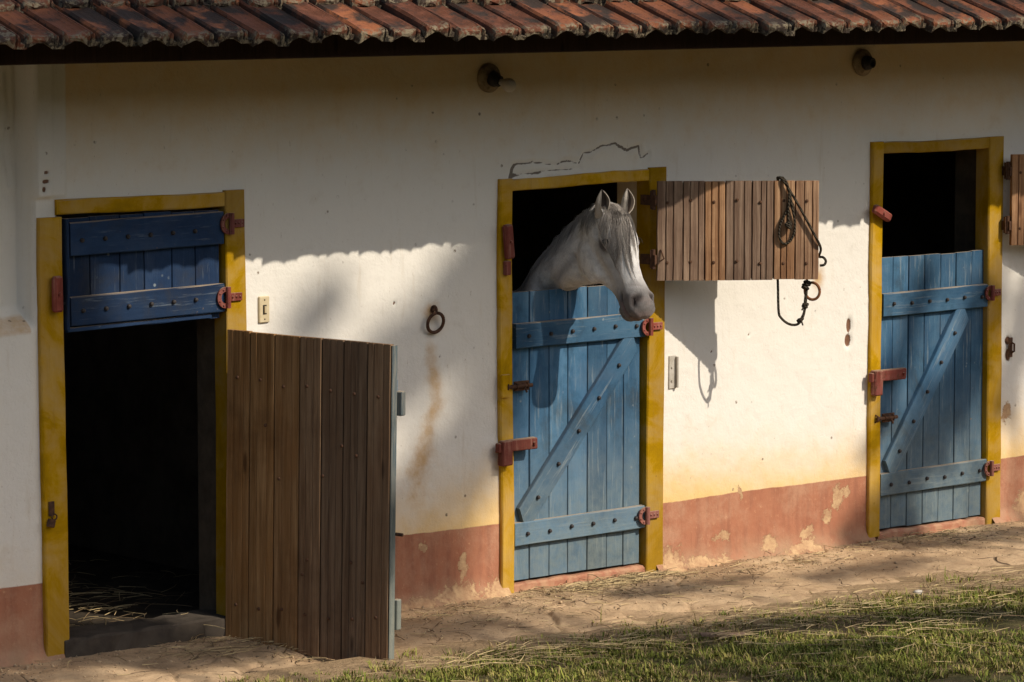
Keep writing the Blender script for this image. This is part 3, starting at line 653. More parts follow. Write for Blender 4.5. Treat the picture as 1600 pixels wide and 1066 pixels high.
# ------------------------------------------------------------------ small things on the wall
def wall_lamp(x, z, label, bulbed):
    t = empty('wall_lamp', (x, -.002, z)); tag(t, label, 'lamp', 'porcelain lamp holders under the eave')
    MB().lathe([(0, .070), (.012, .072), (.022, .064), (.030, .050), (.034, .046)], (0, 0, 0), (0, -1, 0), 24).build('base', 'porcelain', t, True)
    ax = Vector((.35, -1, -.35)).normalized() if bulbed else Vector((.05, -1, 0))
    MB().lathe([(0, .040), (.03, .036), (.035, .028), (.05, .028), (.052, .018), (.035, .016)], (0, -.028, 0), ax, 20).build('socket', 'black', t, True)
    if bulbed:
        c = Vector((0, -.028, 0)) + ax * .05
        MB().lathe([(0, .015), (.014, .017), (.026, .026), (.040, .033), (.055, .035), (.070, .031), (.082, .020), (.088, .006)], c, ax, 20).build('bulb', 'bulb', t, True)
wall_lamp(-.155, 2.565, 'round porcelain wall lamp with white bulb above and left of the horse', True)
wall_lamp(2.435, 2.589, 'empty round lamp holder without a bulb near the far doorway', False)
t = empty('light_switch', (-1.523, -.004, 1.52)); tag(t, 'cream rectangular light switch plate beside the left doorway', 'switch')
MB().box((-.030, -.012, -.062), (.030, .006, .062), None, .004).build('plate', 'cream', t)
MB().box((-.010, -.015, -.022), (.010, -.010, .022), None, .001).build('bezel', 'black', t)
MB().box((-.006, -.024, -.016), (-.001, -.013, .016), None, .001).build('rocker', 'cream', t); MB().box((.001, -.019, -.016), (.006, -.013, .016), None, .001).build('rocker', 'cream', t)
for zz in (-.045, .045): MB().lathe([(0, .004), (.002, .003)], (0, -.012, zz), (0, -1, 0), 8).build('screw', 'bolt', t)
t = empty('tie_ring', (-.508, -.006, 1.455)); tag(t, 'rusty iron tie ring hanging on the wall between the doorways', 'tie ring')
MB().torus((0, -.022, -.062), (1, .0, 0), (0, -.22, .975), .049, .0085, 30, 8, R(95), R(445)).build('ring', 'iron', t, True)
mb = MB(); mb.torus((0, -.012, .0), (0, 1, 0), (0, 0, 1), .018, .0065, 16, 8); mb.lathe([(0, .014), (.006, .012)], (0, 0, .0), (0, -1, 0), 10); mb.build('staple', 'iron', t, True)
t = empty('padlock', (-2.715, -.026, .70)); tag(t, 'small rusty hasp and padlock on the left yellow post', 'padlock')
MB().box((-.022, -.006, -.03), (.008, .001, .035), None, .002).build('hasp', 'iron', t)
MB().torus((0, -.014, -.035), (1, 0, 0), (0, 0, 1), .013, .0035, 14, 6).build('shackle', 'iron', t, True)
MB().box((-.022, -.024, -.082), (.016, -.006, -.045), Matrix.Rotation(R(14), 4, 'Y'), .004).build('lock_body', 'iron', t)

# rope slung over the open shutter
def smooth_path(pts, n=10):
    pts = [Vector(p) for p in pts]; out = []
    for i in range(len(pts) - 1):
        p0, p1, p2, p3 = pts[max(i - 1, 0)], pts[i], pts[i + 1], pts[min(i + 2, len(pts) - 1)]
        for k in range(n):
            t = k / n; out.append(.5 * ((2 * p1) + (-p0 + p2) * t + (2 * p0 - 5 * p1 + 4 * p2 - p3) * t * t + (-p0 + 3 * p1 - 3 * p2 + p3) * t ** 3))
    return out + [pts[-1]]
t = empty('halter_rope', (.850, -.125, 1.523), SROT); tag(t, 'dark knotted rope slung over the open weathered board shutter', 'rope')
RR = .0065
def rope(name, pts, r=RR, m='rope', parent=t): return MB().tube(smooth_path(pts), r, 8).build(name, m, parent, True)
rope('loop', [(.660, .075, .40), (.650, .070, .50), (.645, .03, .517), (.648, -.012, .505), (.672, -.020, .44), (.662, -.016, .36), (.628, -.014, .28), (.624, -.013, .22), (.645, -.013, .186), (.676, -.013, .195), (.700, -.014, .24), (.702, -.014, .30), (.690, -.017, .36), (.676, -.021, .43), (.655, -.016, .50), (.632, .03, .518), (.625, .075, .49)])
rope('strand', [(.640, .075, .44), (.630, .07, .50), (.622, .03, .517), (.640, -.012, .507), (.690, -.018, .43), (.740, -.016, .345), (.790, -.014, .255), (.828, -.012, .185), (.842, .01, .15), (.838, .03, .115), (.855, .02, .112), (.868, .01, .095), (.860, .005, .075), (.840, .015, .070)])
rope('hanging_end', [(.672, -.024, .43), (.668, -.022, .36), (.668, -.022, .30)]);
mb = MB(); mb.torus((.668, -.024, .285), (1, 0, .3), (0, .5, .8), .010, .009, 12, 6); mb.torus((.672, -.024, .270), (.8, 0, -.5), (0, 1, .2), .009, .008, 12, 6); mb.build('knot', 'rope', t, True)
rope('bight', [(.628, .075, .12), (.630, .060, .02), (.630, .045, -.05), (.634, .045, -.16), (.645, .045, -.195), (.685, .045, -.228), (.730, .045, -.232), (.757, .045, -.20), (.770, .045, -.15), (.775, .045, -.10), (.778, .045, -.04), (.782, .055, .05)])
rope('bight_tail', [(.735, .038, -.225), (.762, .036, -.175), (.768, .040, -.12), (.772, .036, -.07)])
for ks, tail in ((((.775, -.030, .016), (.770, -.045, .014), (.781, -.018, .015)), None), (((.772, -.130, .011), (.768, -.141, .010)), ((.766, .034, -.135), (.75, .028, -.158))), (((.748, -.205, .010), (.742, -.213, .0095)), ((.748, .036, -.205), (.757, .03, -.236)))):
    mb = MB()
    for cx, cz, rr in ks: mb.torus((cx, .042, cz), (1, 0, random.uniform(-.4, .4)), (0, 1, random.uniform(-.4, .4)), rr, .0075, 12, 6)
    if tail: mb.tube(tail, .004, 6)
    mb.build('knot', 'rope', t, True)
MB().torus((.806, .040, -.062), (.82, -.3, .1), (-.1, .1, 1), .043, .0075, 28, 8).build('ring', 'rust', t, True)
# ------------------------------------------------------------------ the horse
def build_horse():
    HX = .385; base = Vector((HX, .95, .045))
    yaw = R(0); pit = R(58); US = .95
    fh = Vector((-math.sin(yaw), -math.cos(yaw), 0)); e3 = Vector((fh.y, -fh.x, 0)) * -1      # e3: lateral, + towards +x
    if e3.x < 0: e3 = -e3
    P = Vector((HX + .005, -.275, 1.908))
    e1 = fh * math.cos(pit) + Vector((0, 0, -math.sin(pit)))                                    # along the head
    e2 = -fh * math.sin(pit) + Vector((0, 0, -math.cos(pit)))                                   # towards the jaw
    H = lambda u, n, l: P + e1 * (u * US) + e2 * n + e3 * l
    HM = Matrix(((e1.x, e2.x, e3.x), (e1.y, e2.y, e3.y), (e1.z, e2.z, e3.z)))
    def loft(rings, cap=True):
        n = len(rings[0]); v = [p for r_ in rings for p in r_]
        f = [(i * n + j, i * n + (j + 1) % n, (i + 1) * n + (j + 1) % n, (i + 1) * n + j) for i in range(len(rings) - 1) for j in range(n)]
        f += [tuple(range(n))[::-1], tuple(range((len(rings) - 1) * n, len(rings) * n))]; return v, f
    def cspline(pts, per=4):
        out = []; n = len(pts)
        for i in range(n):
            p0, p1, p2, p3 = (Vector(pts[(i + k) % n]) for k in (-1, 0, 1, 2))
            for k in range(per):
                t = k / per; out.append(.5 * ((2 * p1) + (-p0 + p2) * t + (2 * p0 - 5 * p1 + 4 * p2 - p3) * t * t + (-p0 + 3 * p1 - 3 * p2 + p3) * t ** 3))
        return out
    mb = MB()
    # head: (u, front, jaw, half width, front width share, jaw width share)
    prof = [(-.045, .005, .10, .055, .7, .7), (-.015, .032, .155, .084, .7, .7), (.03, .048, .205, .098, .74, .66), (.08, .056, .232, .103, .78, .62), (.13, .058, .247, .107, .82, .60), (.18, .054, .252, .108, .82, .58), (.23, .046, .248, .102, .76, .58), (.28, .037, .230, .091, .68, .58), (.33, .029, .200, .080, .64, .58), (.38, .023, .168, .072, .64, .60), (.43, .023, .150, .073, .70, .64), (.48, .025, .142, .078, .74, .70), (.52, .025, .140, .082, .76, .72), (.55, .018, .134, .081, .76, .72), (.58, .002, .118, .070, .76, .72), (.602, -.026, .088, .040, .7, .7)]
    rings = []
    for u, a, b, w_, fw, jw in prof:
        m = (b - a) * .42; pts = [(0, -a), (fw * w_ * .62, -a + .006), (fw * w_, -a + .022), (w_, m * .55), (w_ * .97, m), (w_ * .86, m + (b - m) * .5), (jw * w_, b - .022), (jw * w_ * .5, b - .004)]
        full = pts + [(0, b)] + [(-x, y) for x, y in pts[1:][::-1]]
        rings.append([H(u, q.y, q.x) for q in cspline([(x, y, 0) for x, y in full], 3)])
    mb.add(*loft(rings))
    def ell(c, r3, frame=None, seg=14):
        vs = []; fs = []; n = seg
        for i in range(1, n):
            th = math.pi * i / n
            for j in range(n):
                ph = 2 * math.pi * j / n; q = Vector((r3[0] * math.sin(th) * math.cos(ph), r3[1] * math.sin(th) * math.sin(ph), r3[2] * math.cos(th)))
                vs.append(c + (frame @ q if frame else q))
        fs = [((i) * n + j, i * n + (j + 1) % n, (i + 1) * n + (j + 1) % n, (i + 1) * n + j) for i in range(n - 2) for j in range(n)]
        fs += [tuple(range(n))[::-1], tuple(range((n - 2) * n, (n - 1) * n))]; mb.add(vs, fs)
    for s in (-1, 1):
        ell(H(.175, .006, s * .088), (.044, .028, .028), HM)             # brow and orbit
        ell(H(.165, -.020, s * .070), (.032, .018, .022), HM)
        ell(H(.195, .165, s * .064), (.125, .095, .052), HM)             # cheek
        ell(H(.29, .072, s * .064), (.11, .013, .014), HM)               # facial crest
        ell(H(.512, .018, s * .054), (.046, .034, .029), HM)             # nostril wing
        ell(H(.530, .076, s * .040), (.046, .032, .034), HM)             # upper lip
        ell(H(.40, .085, s * .045), (.06, .030, .014), HM)
        ell(H(.035, -.004, s * .066), (.044, .038, .032), HM)            # ear base
    ell(H(.535, .132, 0), (.040, .030, .050), HM); ell(H(.498, .146, 0), (.044, .026, .042), HM)   # lower lip, chin
    ell(H(.31, .005, 0), (.16, .028, .036), HM)                          # nasal bone
    # neck, trunk
    sect = [((-.285, 1.918), (-.205, 1.70), .060), ((-.205, 1.928), (-.180, 1.66), .070), ((-.11, 1.890), (-.185, 1.565), .080), ((.01, 1.815), (-.170, 1.538), .100), ((.11, 1.728), (-.07, 1.524), .110), ((.21, 1.645), (.09, 1.46), .122), ((.36, 1.48), (.13, 1.15), .135), ((.60, 1.385), (.18, .94), .175), ((.86, 1.36), (.34, .80), .215), ((1.1, 1.32), (.75, .72), .245), ((1.45, 1.285), (1.40, .68), .27), ((1.8, 1.29), (1.82, .69), .275), ((2.05, 1.315), (2.10, .78), .25), ((2.25, 1.27), (2.27, .88), .19), ((2.36, 1.17), (2.36, .98), .09)]
    rings = []
    for i, ((cy, cz), (ty, tz), w_) in enumerate(sect):
        c = Vector((0, cy, cz)); b = Vector((0, ty, tz)); k = []; fx = HX if i > 1 else HX + .004
        for j in range(24):
            a = 2 * math.pi * j / 24; v_ = (1 - math.cos(a)) / 2
            wd = w_ * (abs(math.sin(a)) ** .9) * (1 if math.sin(a) > 0 else -1) * (.62 + .38 * sstep(0, .45, v_) if i < 7 else 1)
            q = c.lerp(b, v_); k.append(Vector((fx + float(wd), q.y, q.z)))
        rings.append(k)
    mb.add(*loft(rings))
    for s in (-1, 1):
        ell(Vector((HX + s * .10, .50, 1.10)), (.10, .20, .26)); ell(Vector((HX + s * .13, 2.05, 1.02)), (.12, .24, .26))
        mb.tube([(HX + s * .13, .50, 1.05), (HX + s * .14, .52, .78), (HX + s * .13, .50, .50), (HX + s * .13, .50, .44), (HX + s * .125, .51, .22), (HX + s * .125, .46, .13), (HX + s * .125, .45, .10), (HX + s * .125, .44, .048)], [.11, .085, .052, .05, .034, .042, .05, .062], 12)
        mb.tube([(HX + s * .14, 2.02, 1.05), (HX + s * .15, 1.95, .80), (HX + s * .14, 2.10, .60), (HX + s * .135, 2.22, .50), (HX + s * .13, 2.20, .25), (HX + s * .13, 2.14, .13), (HX + s * .13, 2.13, .10), (HX + s * .13, 2.12, .048)], [.14, .115, .065, .052, .036, .044, .05, .062], 12)
    mb.tube([(HX, 2.33, 1.18), (HX, 2.45, 1.10), (HX, 2.50, .9), (HX, 2.48, .6), (HX, 2.46, .45)], [.05, .05, .06, .06, .02], 10)
    tmp = bpy.data.objects.new('tmp', mb.mesh('tmp')); col.objects.link(tmp)
    rm = tmp.modifiers.new('r', 'REMESH'); rm.mode = 'VOXEL'; rm.voxel_size = .0085; rm.adaptivity = 0
    sm = tmp.modifiers.new('s', 'SMOOTH'); sm.factor = .5; sm.iterations = 7
    dg = bpy.context.evaluated_depsgraph_get(); me = bpy.data.meshes.new_from_object(tmp.evaluated_get(dg))
    bpy.data.objects.remove(tmp)
    n = len(me.vertices); V = np.empty(n * 3, np.float32); me.vertices.foreach_get('co', V); V = V.reshape(-1, 3).astype(float)
    N = np.empty(n * 3, np.float32); me.vertex_normals.foreach_get('vector', N); N = N.reshape(-1, 3).astype(float)
    E1, E2, E3 = (np.array(e) for e in (e1, e2, e3)); D = V - np.array(P)
    u, m_, l = D @ E1 / US, D @ E2, D @ E3; al = np.abs(l); head = (m_ < .24) & (u > -.03) & (V[:, 1] < -.05)
    g = lambda uc, mc, ru, rm_: np.exp(-(((u - uc) / ru) ** 2 + ((m_ - mc) / rm_) ** 2)) * head
    side = sstep(.02, .04, al)
    dsp = np.zeros(n)
    ea, eb = (u - .183), (m_ - .018)                                        # eye socket
    eye = np.exp(-((ea / .024) ** 2 + (eb / .015) ** 2)) * head * sstep(.05, .07, al); dsp -= .012 * eye
    lid = np.exp(-((np.hypot(ea / 1.5, eb) - .019) / .006) ** 2) * head * sstep(.05, .07, al); dsp += .004 * lid
    dsp -= .012 * g(.10, .03, .04, .022) * sstep(.04, .06, al)              # hollow above the eye
    dsp -= .009 * g(.30, .105, .10, .026) * side; dsp -= .008 * g(.40, .045, .07, .022) * side
    # nostril: slanted comma opening
    na, nb_ = (u - .525), (m_ + .001); nr1, nr2 = na * .85 + nb_ * .53, -na * .53 + nb_ * .85
    nost = np.exp(-(((nr1 / .031) ** 2 + (nr2 / .0150) ** 2)) ** 1.5) * head * sstep(.015, .03, al); dsp -= .032 * nost
    rim = np.exp(-((np.sqrt((nr1 / 1.9) ** 2 + nr2 ** 2) - .0165) / .006) ** 2) * head * sstep(.015, .03, al); dsp += .004 * rim
    # mouth: a crease running back from the lips
    mc = .074 + .10 * np.clip(.56 - u, 0, .2) - 2.2 * np.clip(.53 - u, 0, .2) ** 2 + .0
    mouth = np.exp(-((m_ - mc) / .0095) ** 2) * sstep(.425, .455, u) * head; dsp -= .017 * mouth
    dsp += .004 * np.exp(-((m_ - mc + .014) / .009) ** 2) * sstep(.46, .5, u) * head
    dsp -= .010 * np.exp(-((u - .472) / .02) ** 2 - ((m_ - .148) / .02) ** 2) * head    # chin groove
    # veins and muscle of neck
    yy, zz = V[:, 1], V[:, 2]
    dsp += .0022 * vnoise(u * 34 + 60, m_ * 34 + 70, 51, 3) * head * (u > .24)
    jug = np.abs(zz - (1.62 - 1.02 * (yy - .0))) ; dsp -= .007 * np.exp(-((zz - 1.60 + .95 * (yy + .04)) / .035) ** 2) * (~head) * (zz > 1.3)
    V += N * dsp[:, None]
    # coat colour
    c = np.zeros((n, 3)); c[:] = (.84, .815, .77)
    mot = vnoise(V[:, 1] * 16 + V[:, 0] * 9 + 30, V[:, 2] * 16 + 11, 61, 4); mot2 = vnoise(V[:, 1] * 45 + V[:, 0] * 30, V[:, 2] * 45 + 7, 62, 3)
    def blend(mask, rgb): c[:] = c * (1 - mask[:, None]) + np.array(rgb) * mask[:, None]
    blend(np.clip(.75 * (mot + .10), 0, .5) * (~head), (.46, .455, .46)); blend(np.clip(.8 * mot2, 0, .45), (.42, .395, .37)); blend(.6 * np.exp(-((V[:, 2] - 1.60 + .95 * (V[:, 1] + .04)) / .03) ** 2) * (~head), (.33, .32, .32))
    mz = sstep(.34, .50, u + .012 * mot + .10 * np.clip(m_ - .02, 0, .1)) * head
    blend(.92 * mz, (.105, .092, .087)); blend(.65 * mz * sstep(.05, .5, mot2), (.21, .175, .16))
    blend(.6 * g(.33, .06, .13, .05) * side, (.30, .28, .27)); blend(.35 * g(.36, -.0, .10, .05), (.45, .45, .46)); blend(.55 * g(.20, .05, .06, .035) * sstep(.04, .06, al), (.26, .24, .23))
    blend(.85 * np.clip(1.3 * g(.187, .022, .036, .022), 0, 1) * sstep(.05, .07, al), (.17, .15, .145)); blend(.9 * np.clip(eye * 1.2, 0, 1), (.03, .025, .022)); blend(np.clip(.7 * lid, 0, .7), (.12, .10, .095))
    blend(np.clip(nost * 1.6, 0, .95), (.035, .026, .024)); blend(.95 * mouth, (.025, .018, .016)); blend(.45 * np.exp(-((m_ - mc - .011) / .007) ** 2) * sstep(.47, .5, u) * head, (.42, .27, .25))
    blend(.5 * sstep(.57, .61, u + .05 * mot2 * .2) * head, (.30, .20, .18))
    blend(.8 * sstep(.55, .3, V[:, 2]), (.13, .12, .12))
    polys = [tuple(p.vertices) for p in me.polygons]; bvh = BVHTree.FromPolygons([Vector(q) for q in V], polys); eyes = []
    for s in (-1, 1):
        loc, nn, _, _ = bvh.find_nearest(H(.183, .018, s * .115)); eyes.append((s, loc, nn)); de = (V - np.array(loc)); dl = np.sqrt((de @ E1 / 1.35) ** 2 + (de @ E2) ** 2 + (de @ E3) ** 2)
        blend(.8 * sstep(.045, .018, dl), (.16, .14, .135)); blend(.92 * sstep(.021, .014, dl), (.03, .025, .022))
    # ears, added to the same skin
    ev = []; ef = []; ec = []
    for s in (-1, 1):
        root = H(.028, -.024, s * .078); ax = (Vector((0, 0, 1)) * .95 + fh * .12 + e3 * s * .16).normalized()
        fo = (fh + e3 * s * (-.10 if s < 0 else .30)).normalized(); fo = (fo - ax * fo.dot(ax)).normalized(); sd = ax.cross(fo)
        L = .140; nr_ = 14; ns = 15; b = len(ev)
        for lay, th in ((0, 0.0), (1, .0055)):
            for i in range(nr_ + 1):
                t_ = i / nr_; w_ = (.026 + .016 * math.sin(math.pi * min(1, t_ * 1.0 + .05)) if t_ < .5 else .042 * (1 - ((t_ - .5) / .5) ** 1.9) + .0012) ; op = R(150) * (1 - .75 * (1 - t_) ** 3)
                w_ = min(w_, .042)
                cen = root + ax * (L * t_ - .02) + fo * (.020 * math.sin(math.pi * t_ * .9) - .012) + sd * (-s * .016 * t_ ** 2.2)
                for j in range(ns):
                    an = math.pi - op + 2 * op * j / (ns - 1); an = math.pi + (j / (ns - 1) - .5) * (2 * math.pi - 2 * math.pi * .30 * min(1, t_ * 2.2))
                    q = cen + (fo * math.cos(an) * .72 + sd * math.sin(an)) * max(w_ - th, .0004)
                    ev.append(q); tt = .5 * t_ + .5
                    ec.append((.50, .45, .385) if lay == 0 else ((.10, .075, .06) if 2 < j < ns - 3 else (.40, .33, .26)))
        m1 = (nr_ + 1) * ns
        for i in range(nr_):
            for j in range(ns - 1):
                a = b + i * ns + j; ef += [(a, a + 1, a + ns + 1, a + ns), (a + m1 + 1, a + m1, a + m1 + ns, a + m1 + ns + 1)]
            for j in (0, ns - 1): a = b + i * ns + j; ef.append((a, a + ns, a + m1 + ns, a + m1))
        for j in range(ns - 1): a = b + nr_ * ns + j; ef.append((a, a + 1, a + m1 + 1, a + m1))
    allv = np.concatenate([V, np.array([tuple(q) for q in ev])]); allc = np.concatenate([c, np.array(ec)])
    me2 = bpy.data.meshes.new('horse'); me2.from_pydata([tuple(q) for q in allv - np.array(base)], [], polys + [tuple(i + n for i in f) for f in ef]); me2.update()
    me2.polygons.foreach_set('use_smooth', [True] * len(me2.polygons))
    at = me2.color_attributes.new('tint', 'FLOAT_COLOR', 'POINT'); t4 = np.ones((len(allv), 4), np.float32); t4[:, :3] = allc; at.data.foreach_set('color', t4.ravel())
    k = NT('horse_coat', .75, .15); p = k.pos(); fur = k.noise(k.scale(p, (260, 160, 90)), 1.0, 3, .6); pat = k.noise(p, 26, 5, .65)
    cc = k.mix(k.step(fur, .3, .7, .0, .8), k.attr('tint', 'Color'), (.86, .85, .84), 'MULTIPLY'); cc = k.mix(k.step(pat, .50, .66, 0, .8), cc, (.84, .835, .83), 'MULTIPLY'); k.color(cc)
    k.b.inputs['Sheen Weight'].default_value = .08; k.b.inputs['Sheen Roughness'].default_value = .5
    k.bump(k.math('ADD', fur, k.math('MULTIPLY', k.noise(k.scale(p, (90, 60, 30)), 1.0, 4, .7), .8)), .6, .005); M['coat'] = k.m
    ho = link('horse', me2, None, M['coat']); ho.location = base
    tag(ho, 'grey-white horse leaning its head out over the middle blue door', 'horse')
    def child(name, mb_, m, smooth=True):
        o = mb_.build(name, m, ho, smooth); o.location = -base; return o
    # eyes
    kk = NT('horse_eye', .08, .6); kk.color((.012, .008, .006)); M['eye'] = kk.m; M['lid'] = mk_simple('eyelid_skin', (.17, .15, .14), (.11, .095, .09), 60, .7)
    for s in (-1, 1):
        loc, nn = next((q[1], q[2]) for q in eyes if q[0] == s); e = MB(); c_ = loc - nn * .0135
        e.lathe([(-.0185 + .037 * i / 10, .0185 * math.sqrt(max(1e-4, 1 - (2 * i / 10 - 1) ** 2))) for i in range(11)], c_, e1, 14); child('eye', e, 'eye')
        ld = MB(); t2 = (e1 - nn * e1.dot(nn)).normalized(); t1 = nn.cross(t2); t1 = t1 if t1.z > 0 else -t1
        ld.torus(loc + nn * .001, t2 * 1.25, t1 * .8, .017, .0042, 16, 7, R(-5), R(185)); child('eyelid', ld, 'lid')
    # hair: tapering strands laid over the skin
    def strands(name, roots, m, tint):
        vs = []; fs = []; cs = []
        for pts, r0, tn in roots:
            b = len(vs); k_ = len(pts)
            for i, q in enumerate(pts):
                t_ = (pts[min(i + 1, k_ - 1)] - pts[max(i - 1, 0)]).normalized(); a = t_.orthogonal().normalized(); bb = t_.cross(a); rr = r0 * (1 - (i / (k_ - 1)) ** 2 * .85)
                for j in range(3): an = 2.094 * j; vs.append(q + (a * math.cos(an) + bb * math.sin(an)) * rr - base); cs.append(tn)
            fs += [(b + i * 3 + j, b + i * 3 + (j + 1) % 3, b + i * 3 + 3 + (j + 1) % 3, b + i * 3 + 3 + j) for i in range(k_ - 1) for j in range(3)]
        me_ = np_mesh(name, np.array([tuple(q) for q in vs]), np.array(fs), None, True, np.array(cs))
        o = link(name, me_, ho, M['hair']); return o
    kh = NT('horse_hair', .55, .35); kh.color(kh.attr('tint', 'Color')); M['hair'] = kh.m
    r = random.Random(5); roots = []
    for lk in range(46):
        l0 = r.gauss(-.010, .026); L = r.uniform(.16, .40); drift = r.gauss(-.048, .036); u0 = r.uniform(-.03, .03); ph = r.uniform(0, 6.28); am = r.uniform(.003, .010); fq = r.uniform(14, 30); lift = r.uniform(.003, .016); shade = r.uniform(.5, 1.25); pale = r.random() < .35
        for i in range(30):
            pts = []; hid = False; o1, o2 = r.gauss(0, .0065), r.gauss(0, .004); Ls = L * r.uniform(.75, 1.08); p2 = r.uniform(-.5, .5)
            for q in range(13):
                t_ = q / 12; uu = u0 + Ls * t_; ll = l0 * (1 + 1.1 * t_) + drift * t_ ** 1.3 + am * math.sin(ph + p2 + fq * uu) * (.3 + t_) + o1 * (1 - .55 * t_)
                if .13 < uu < .235 and ll < -.066: hid = True
                ll = max(-.104, min(.050, ll)); loc, nn, _, _ = bvh.find_nearest(H(uu, -.075 + 7.0 * ll * ll, ll * 1.15))
                pts.append(loc + nn * (max(.0015, lift + o2) * (.35 + math.sin(math.pi * min(1, t_ * 1.1)) * .8)) + (Vector((0, 0, .010)) * (1 - t_) ** 4))
            if hid and r.random() < .82: continue
            tn = np.array((.58, .53, .475) if pale else (.36, .32, .285)) * shade * r.uniform(.75, 1.2); roots.append((pts, r.uniform(.0005, .0013), tn))
    strands('forelock', roots, 'hair', None)
    roots = []
    cr = [Vector((HX, y_, z_)) for y_, z_ in ((-.285, 1.918), (-.205, 1.928), (-.11, 1.890), (.01, 1.805), (.11, 1.718), (.21, 1.635), (.36, 1.48), (.60, 1.385), (.86, 1.36))]
    seg = [(cr[i + 1] - cr[i]).length for i in range(len(cr) - 1)]; tot = sum(seg)
    for lk in range(120):
        d_ = r.random() * tot * .8; k_ = 0
        while d_ > seg[k_] and k_ < len(seg) - 1: d_ -= seg[k_]; k_ += 1
        q0 = cr[k_].lerp(cr[k_ + 1], d_ / seg[k_]); tg = (cr[k_ + 1] - cr[k_]).normalized(); nrm = Vector((0, -tg.z, tg.y)); nrm = nrm if nrm.z > 0 else -nrm
        s = -1 if r.random() < .7 else 1; L0 = r.uniform(.05, .17); fl = r.uniform(-.3, .6); up0 = r.uniform(.006, .022); shade = r.uniform(.55, 1.2); cv = r.uniform(-.02, .02)
        for i in range(32):
            q = q0 + tg * r.gauss(0, .009); L = L0 * r.uniform(.5, 1.1); x0 = r.gauss(0, .010); up_ = up0 * r.uniform(.5, 1.6); pts = []; out = r.uniform(.002, .010)
            for g_ in range(8):
                t_ = g_ / 7; w0 = q + Vector((x0, 0, 0)) + nrm * (up_ * math.sin(math.pi * min(1, t_ * 1.2)) - .004) + Vector((s * L * t_ * .55, 0, -L * t_ ** 1.3 * .85)) + tg * (L * fl * t_ + cv * math.sin(t_ * 5))
                loc, nn, _, _ = bvh.find_nearest(w0)
                if t_ > .25 and (w0 - loc).dot(nn) < out: w0 = loc + nn * out
                pts.append(w0)
            roots.append((pts, r.uniform(.0005, .0012), np.array((.55, .52, .48)) * shade * r.uniform(.8, 1.2)))
    strands('mane', roots, 'hair', None)
    # short coat hair that breaks up the outline
    roots = []; NV = np.where((V[:, 1] < .5) & (V[:, 2] > 1.45) & ~head)[0]
    for i in rng.choice(NV, 5000):
        q = Vector(V[i]); nn = Vector(N[i]); dn = Vector((0, .35, -1)) if not head[i] else (e1 + e2 * .3); dn = (dn - nn * dn.dot(nn)).normalized()
        L = (r.uniform(.010, .022) if not head[i] else r.uniform(.005, .010)); a = q - nn * .001; tn = np.minimum(c[i] * r.uniform(.95, 1.35), .85)
        roots.append(([a, a + nn * L * .22 + dn * L * .5, a + nn * L * .26 + dn * L], .0005, tn))
    strands('short_coat', roots, 'hair', None)
    e = MB()
    for s in (-1, 1):
        for j in range(7):
            p0, nn, _, _ = bvh.find_nearest(H(.165 + .005 * j, -.004, s * .115)); e.tube([p0, p0 + e3 * s * .012 + fh * .010, p0 + e3 * s * .022 + fh * .012 + Vector((0, 0, -.012))], [.0007, .0006, .0003], 4)
    child('eyelashes', e, 'hair'); e = MB()
    for j in range(70):
        s = r.choice((-1, 1)); p0, nn, _, _ = bvh.find_nearest(H(r.uniform(.47, .58), r.uniform(.07, .17), s * r.uniform(.0, .07))); d_ = (nn + Vector((r.uniform(-.4, .4), r.uniform(-.4, .4), -.5))).normalized(); L = r.uniform(.01, .03); e.tube([p0, p0 + d_ * L * .5, p0 + d_ * L + Vector((0, 0, -.004))], [.0005, .0004, .0002], 3)
    child('whiskers', e, 'straw_dark'); 
    for x in ('eyelashes',):
        pass
    return ho
horse = build_horse()
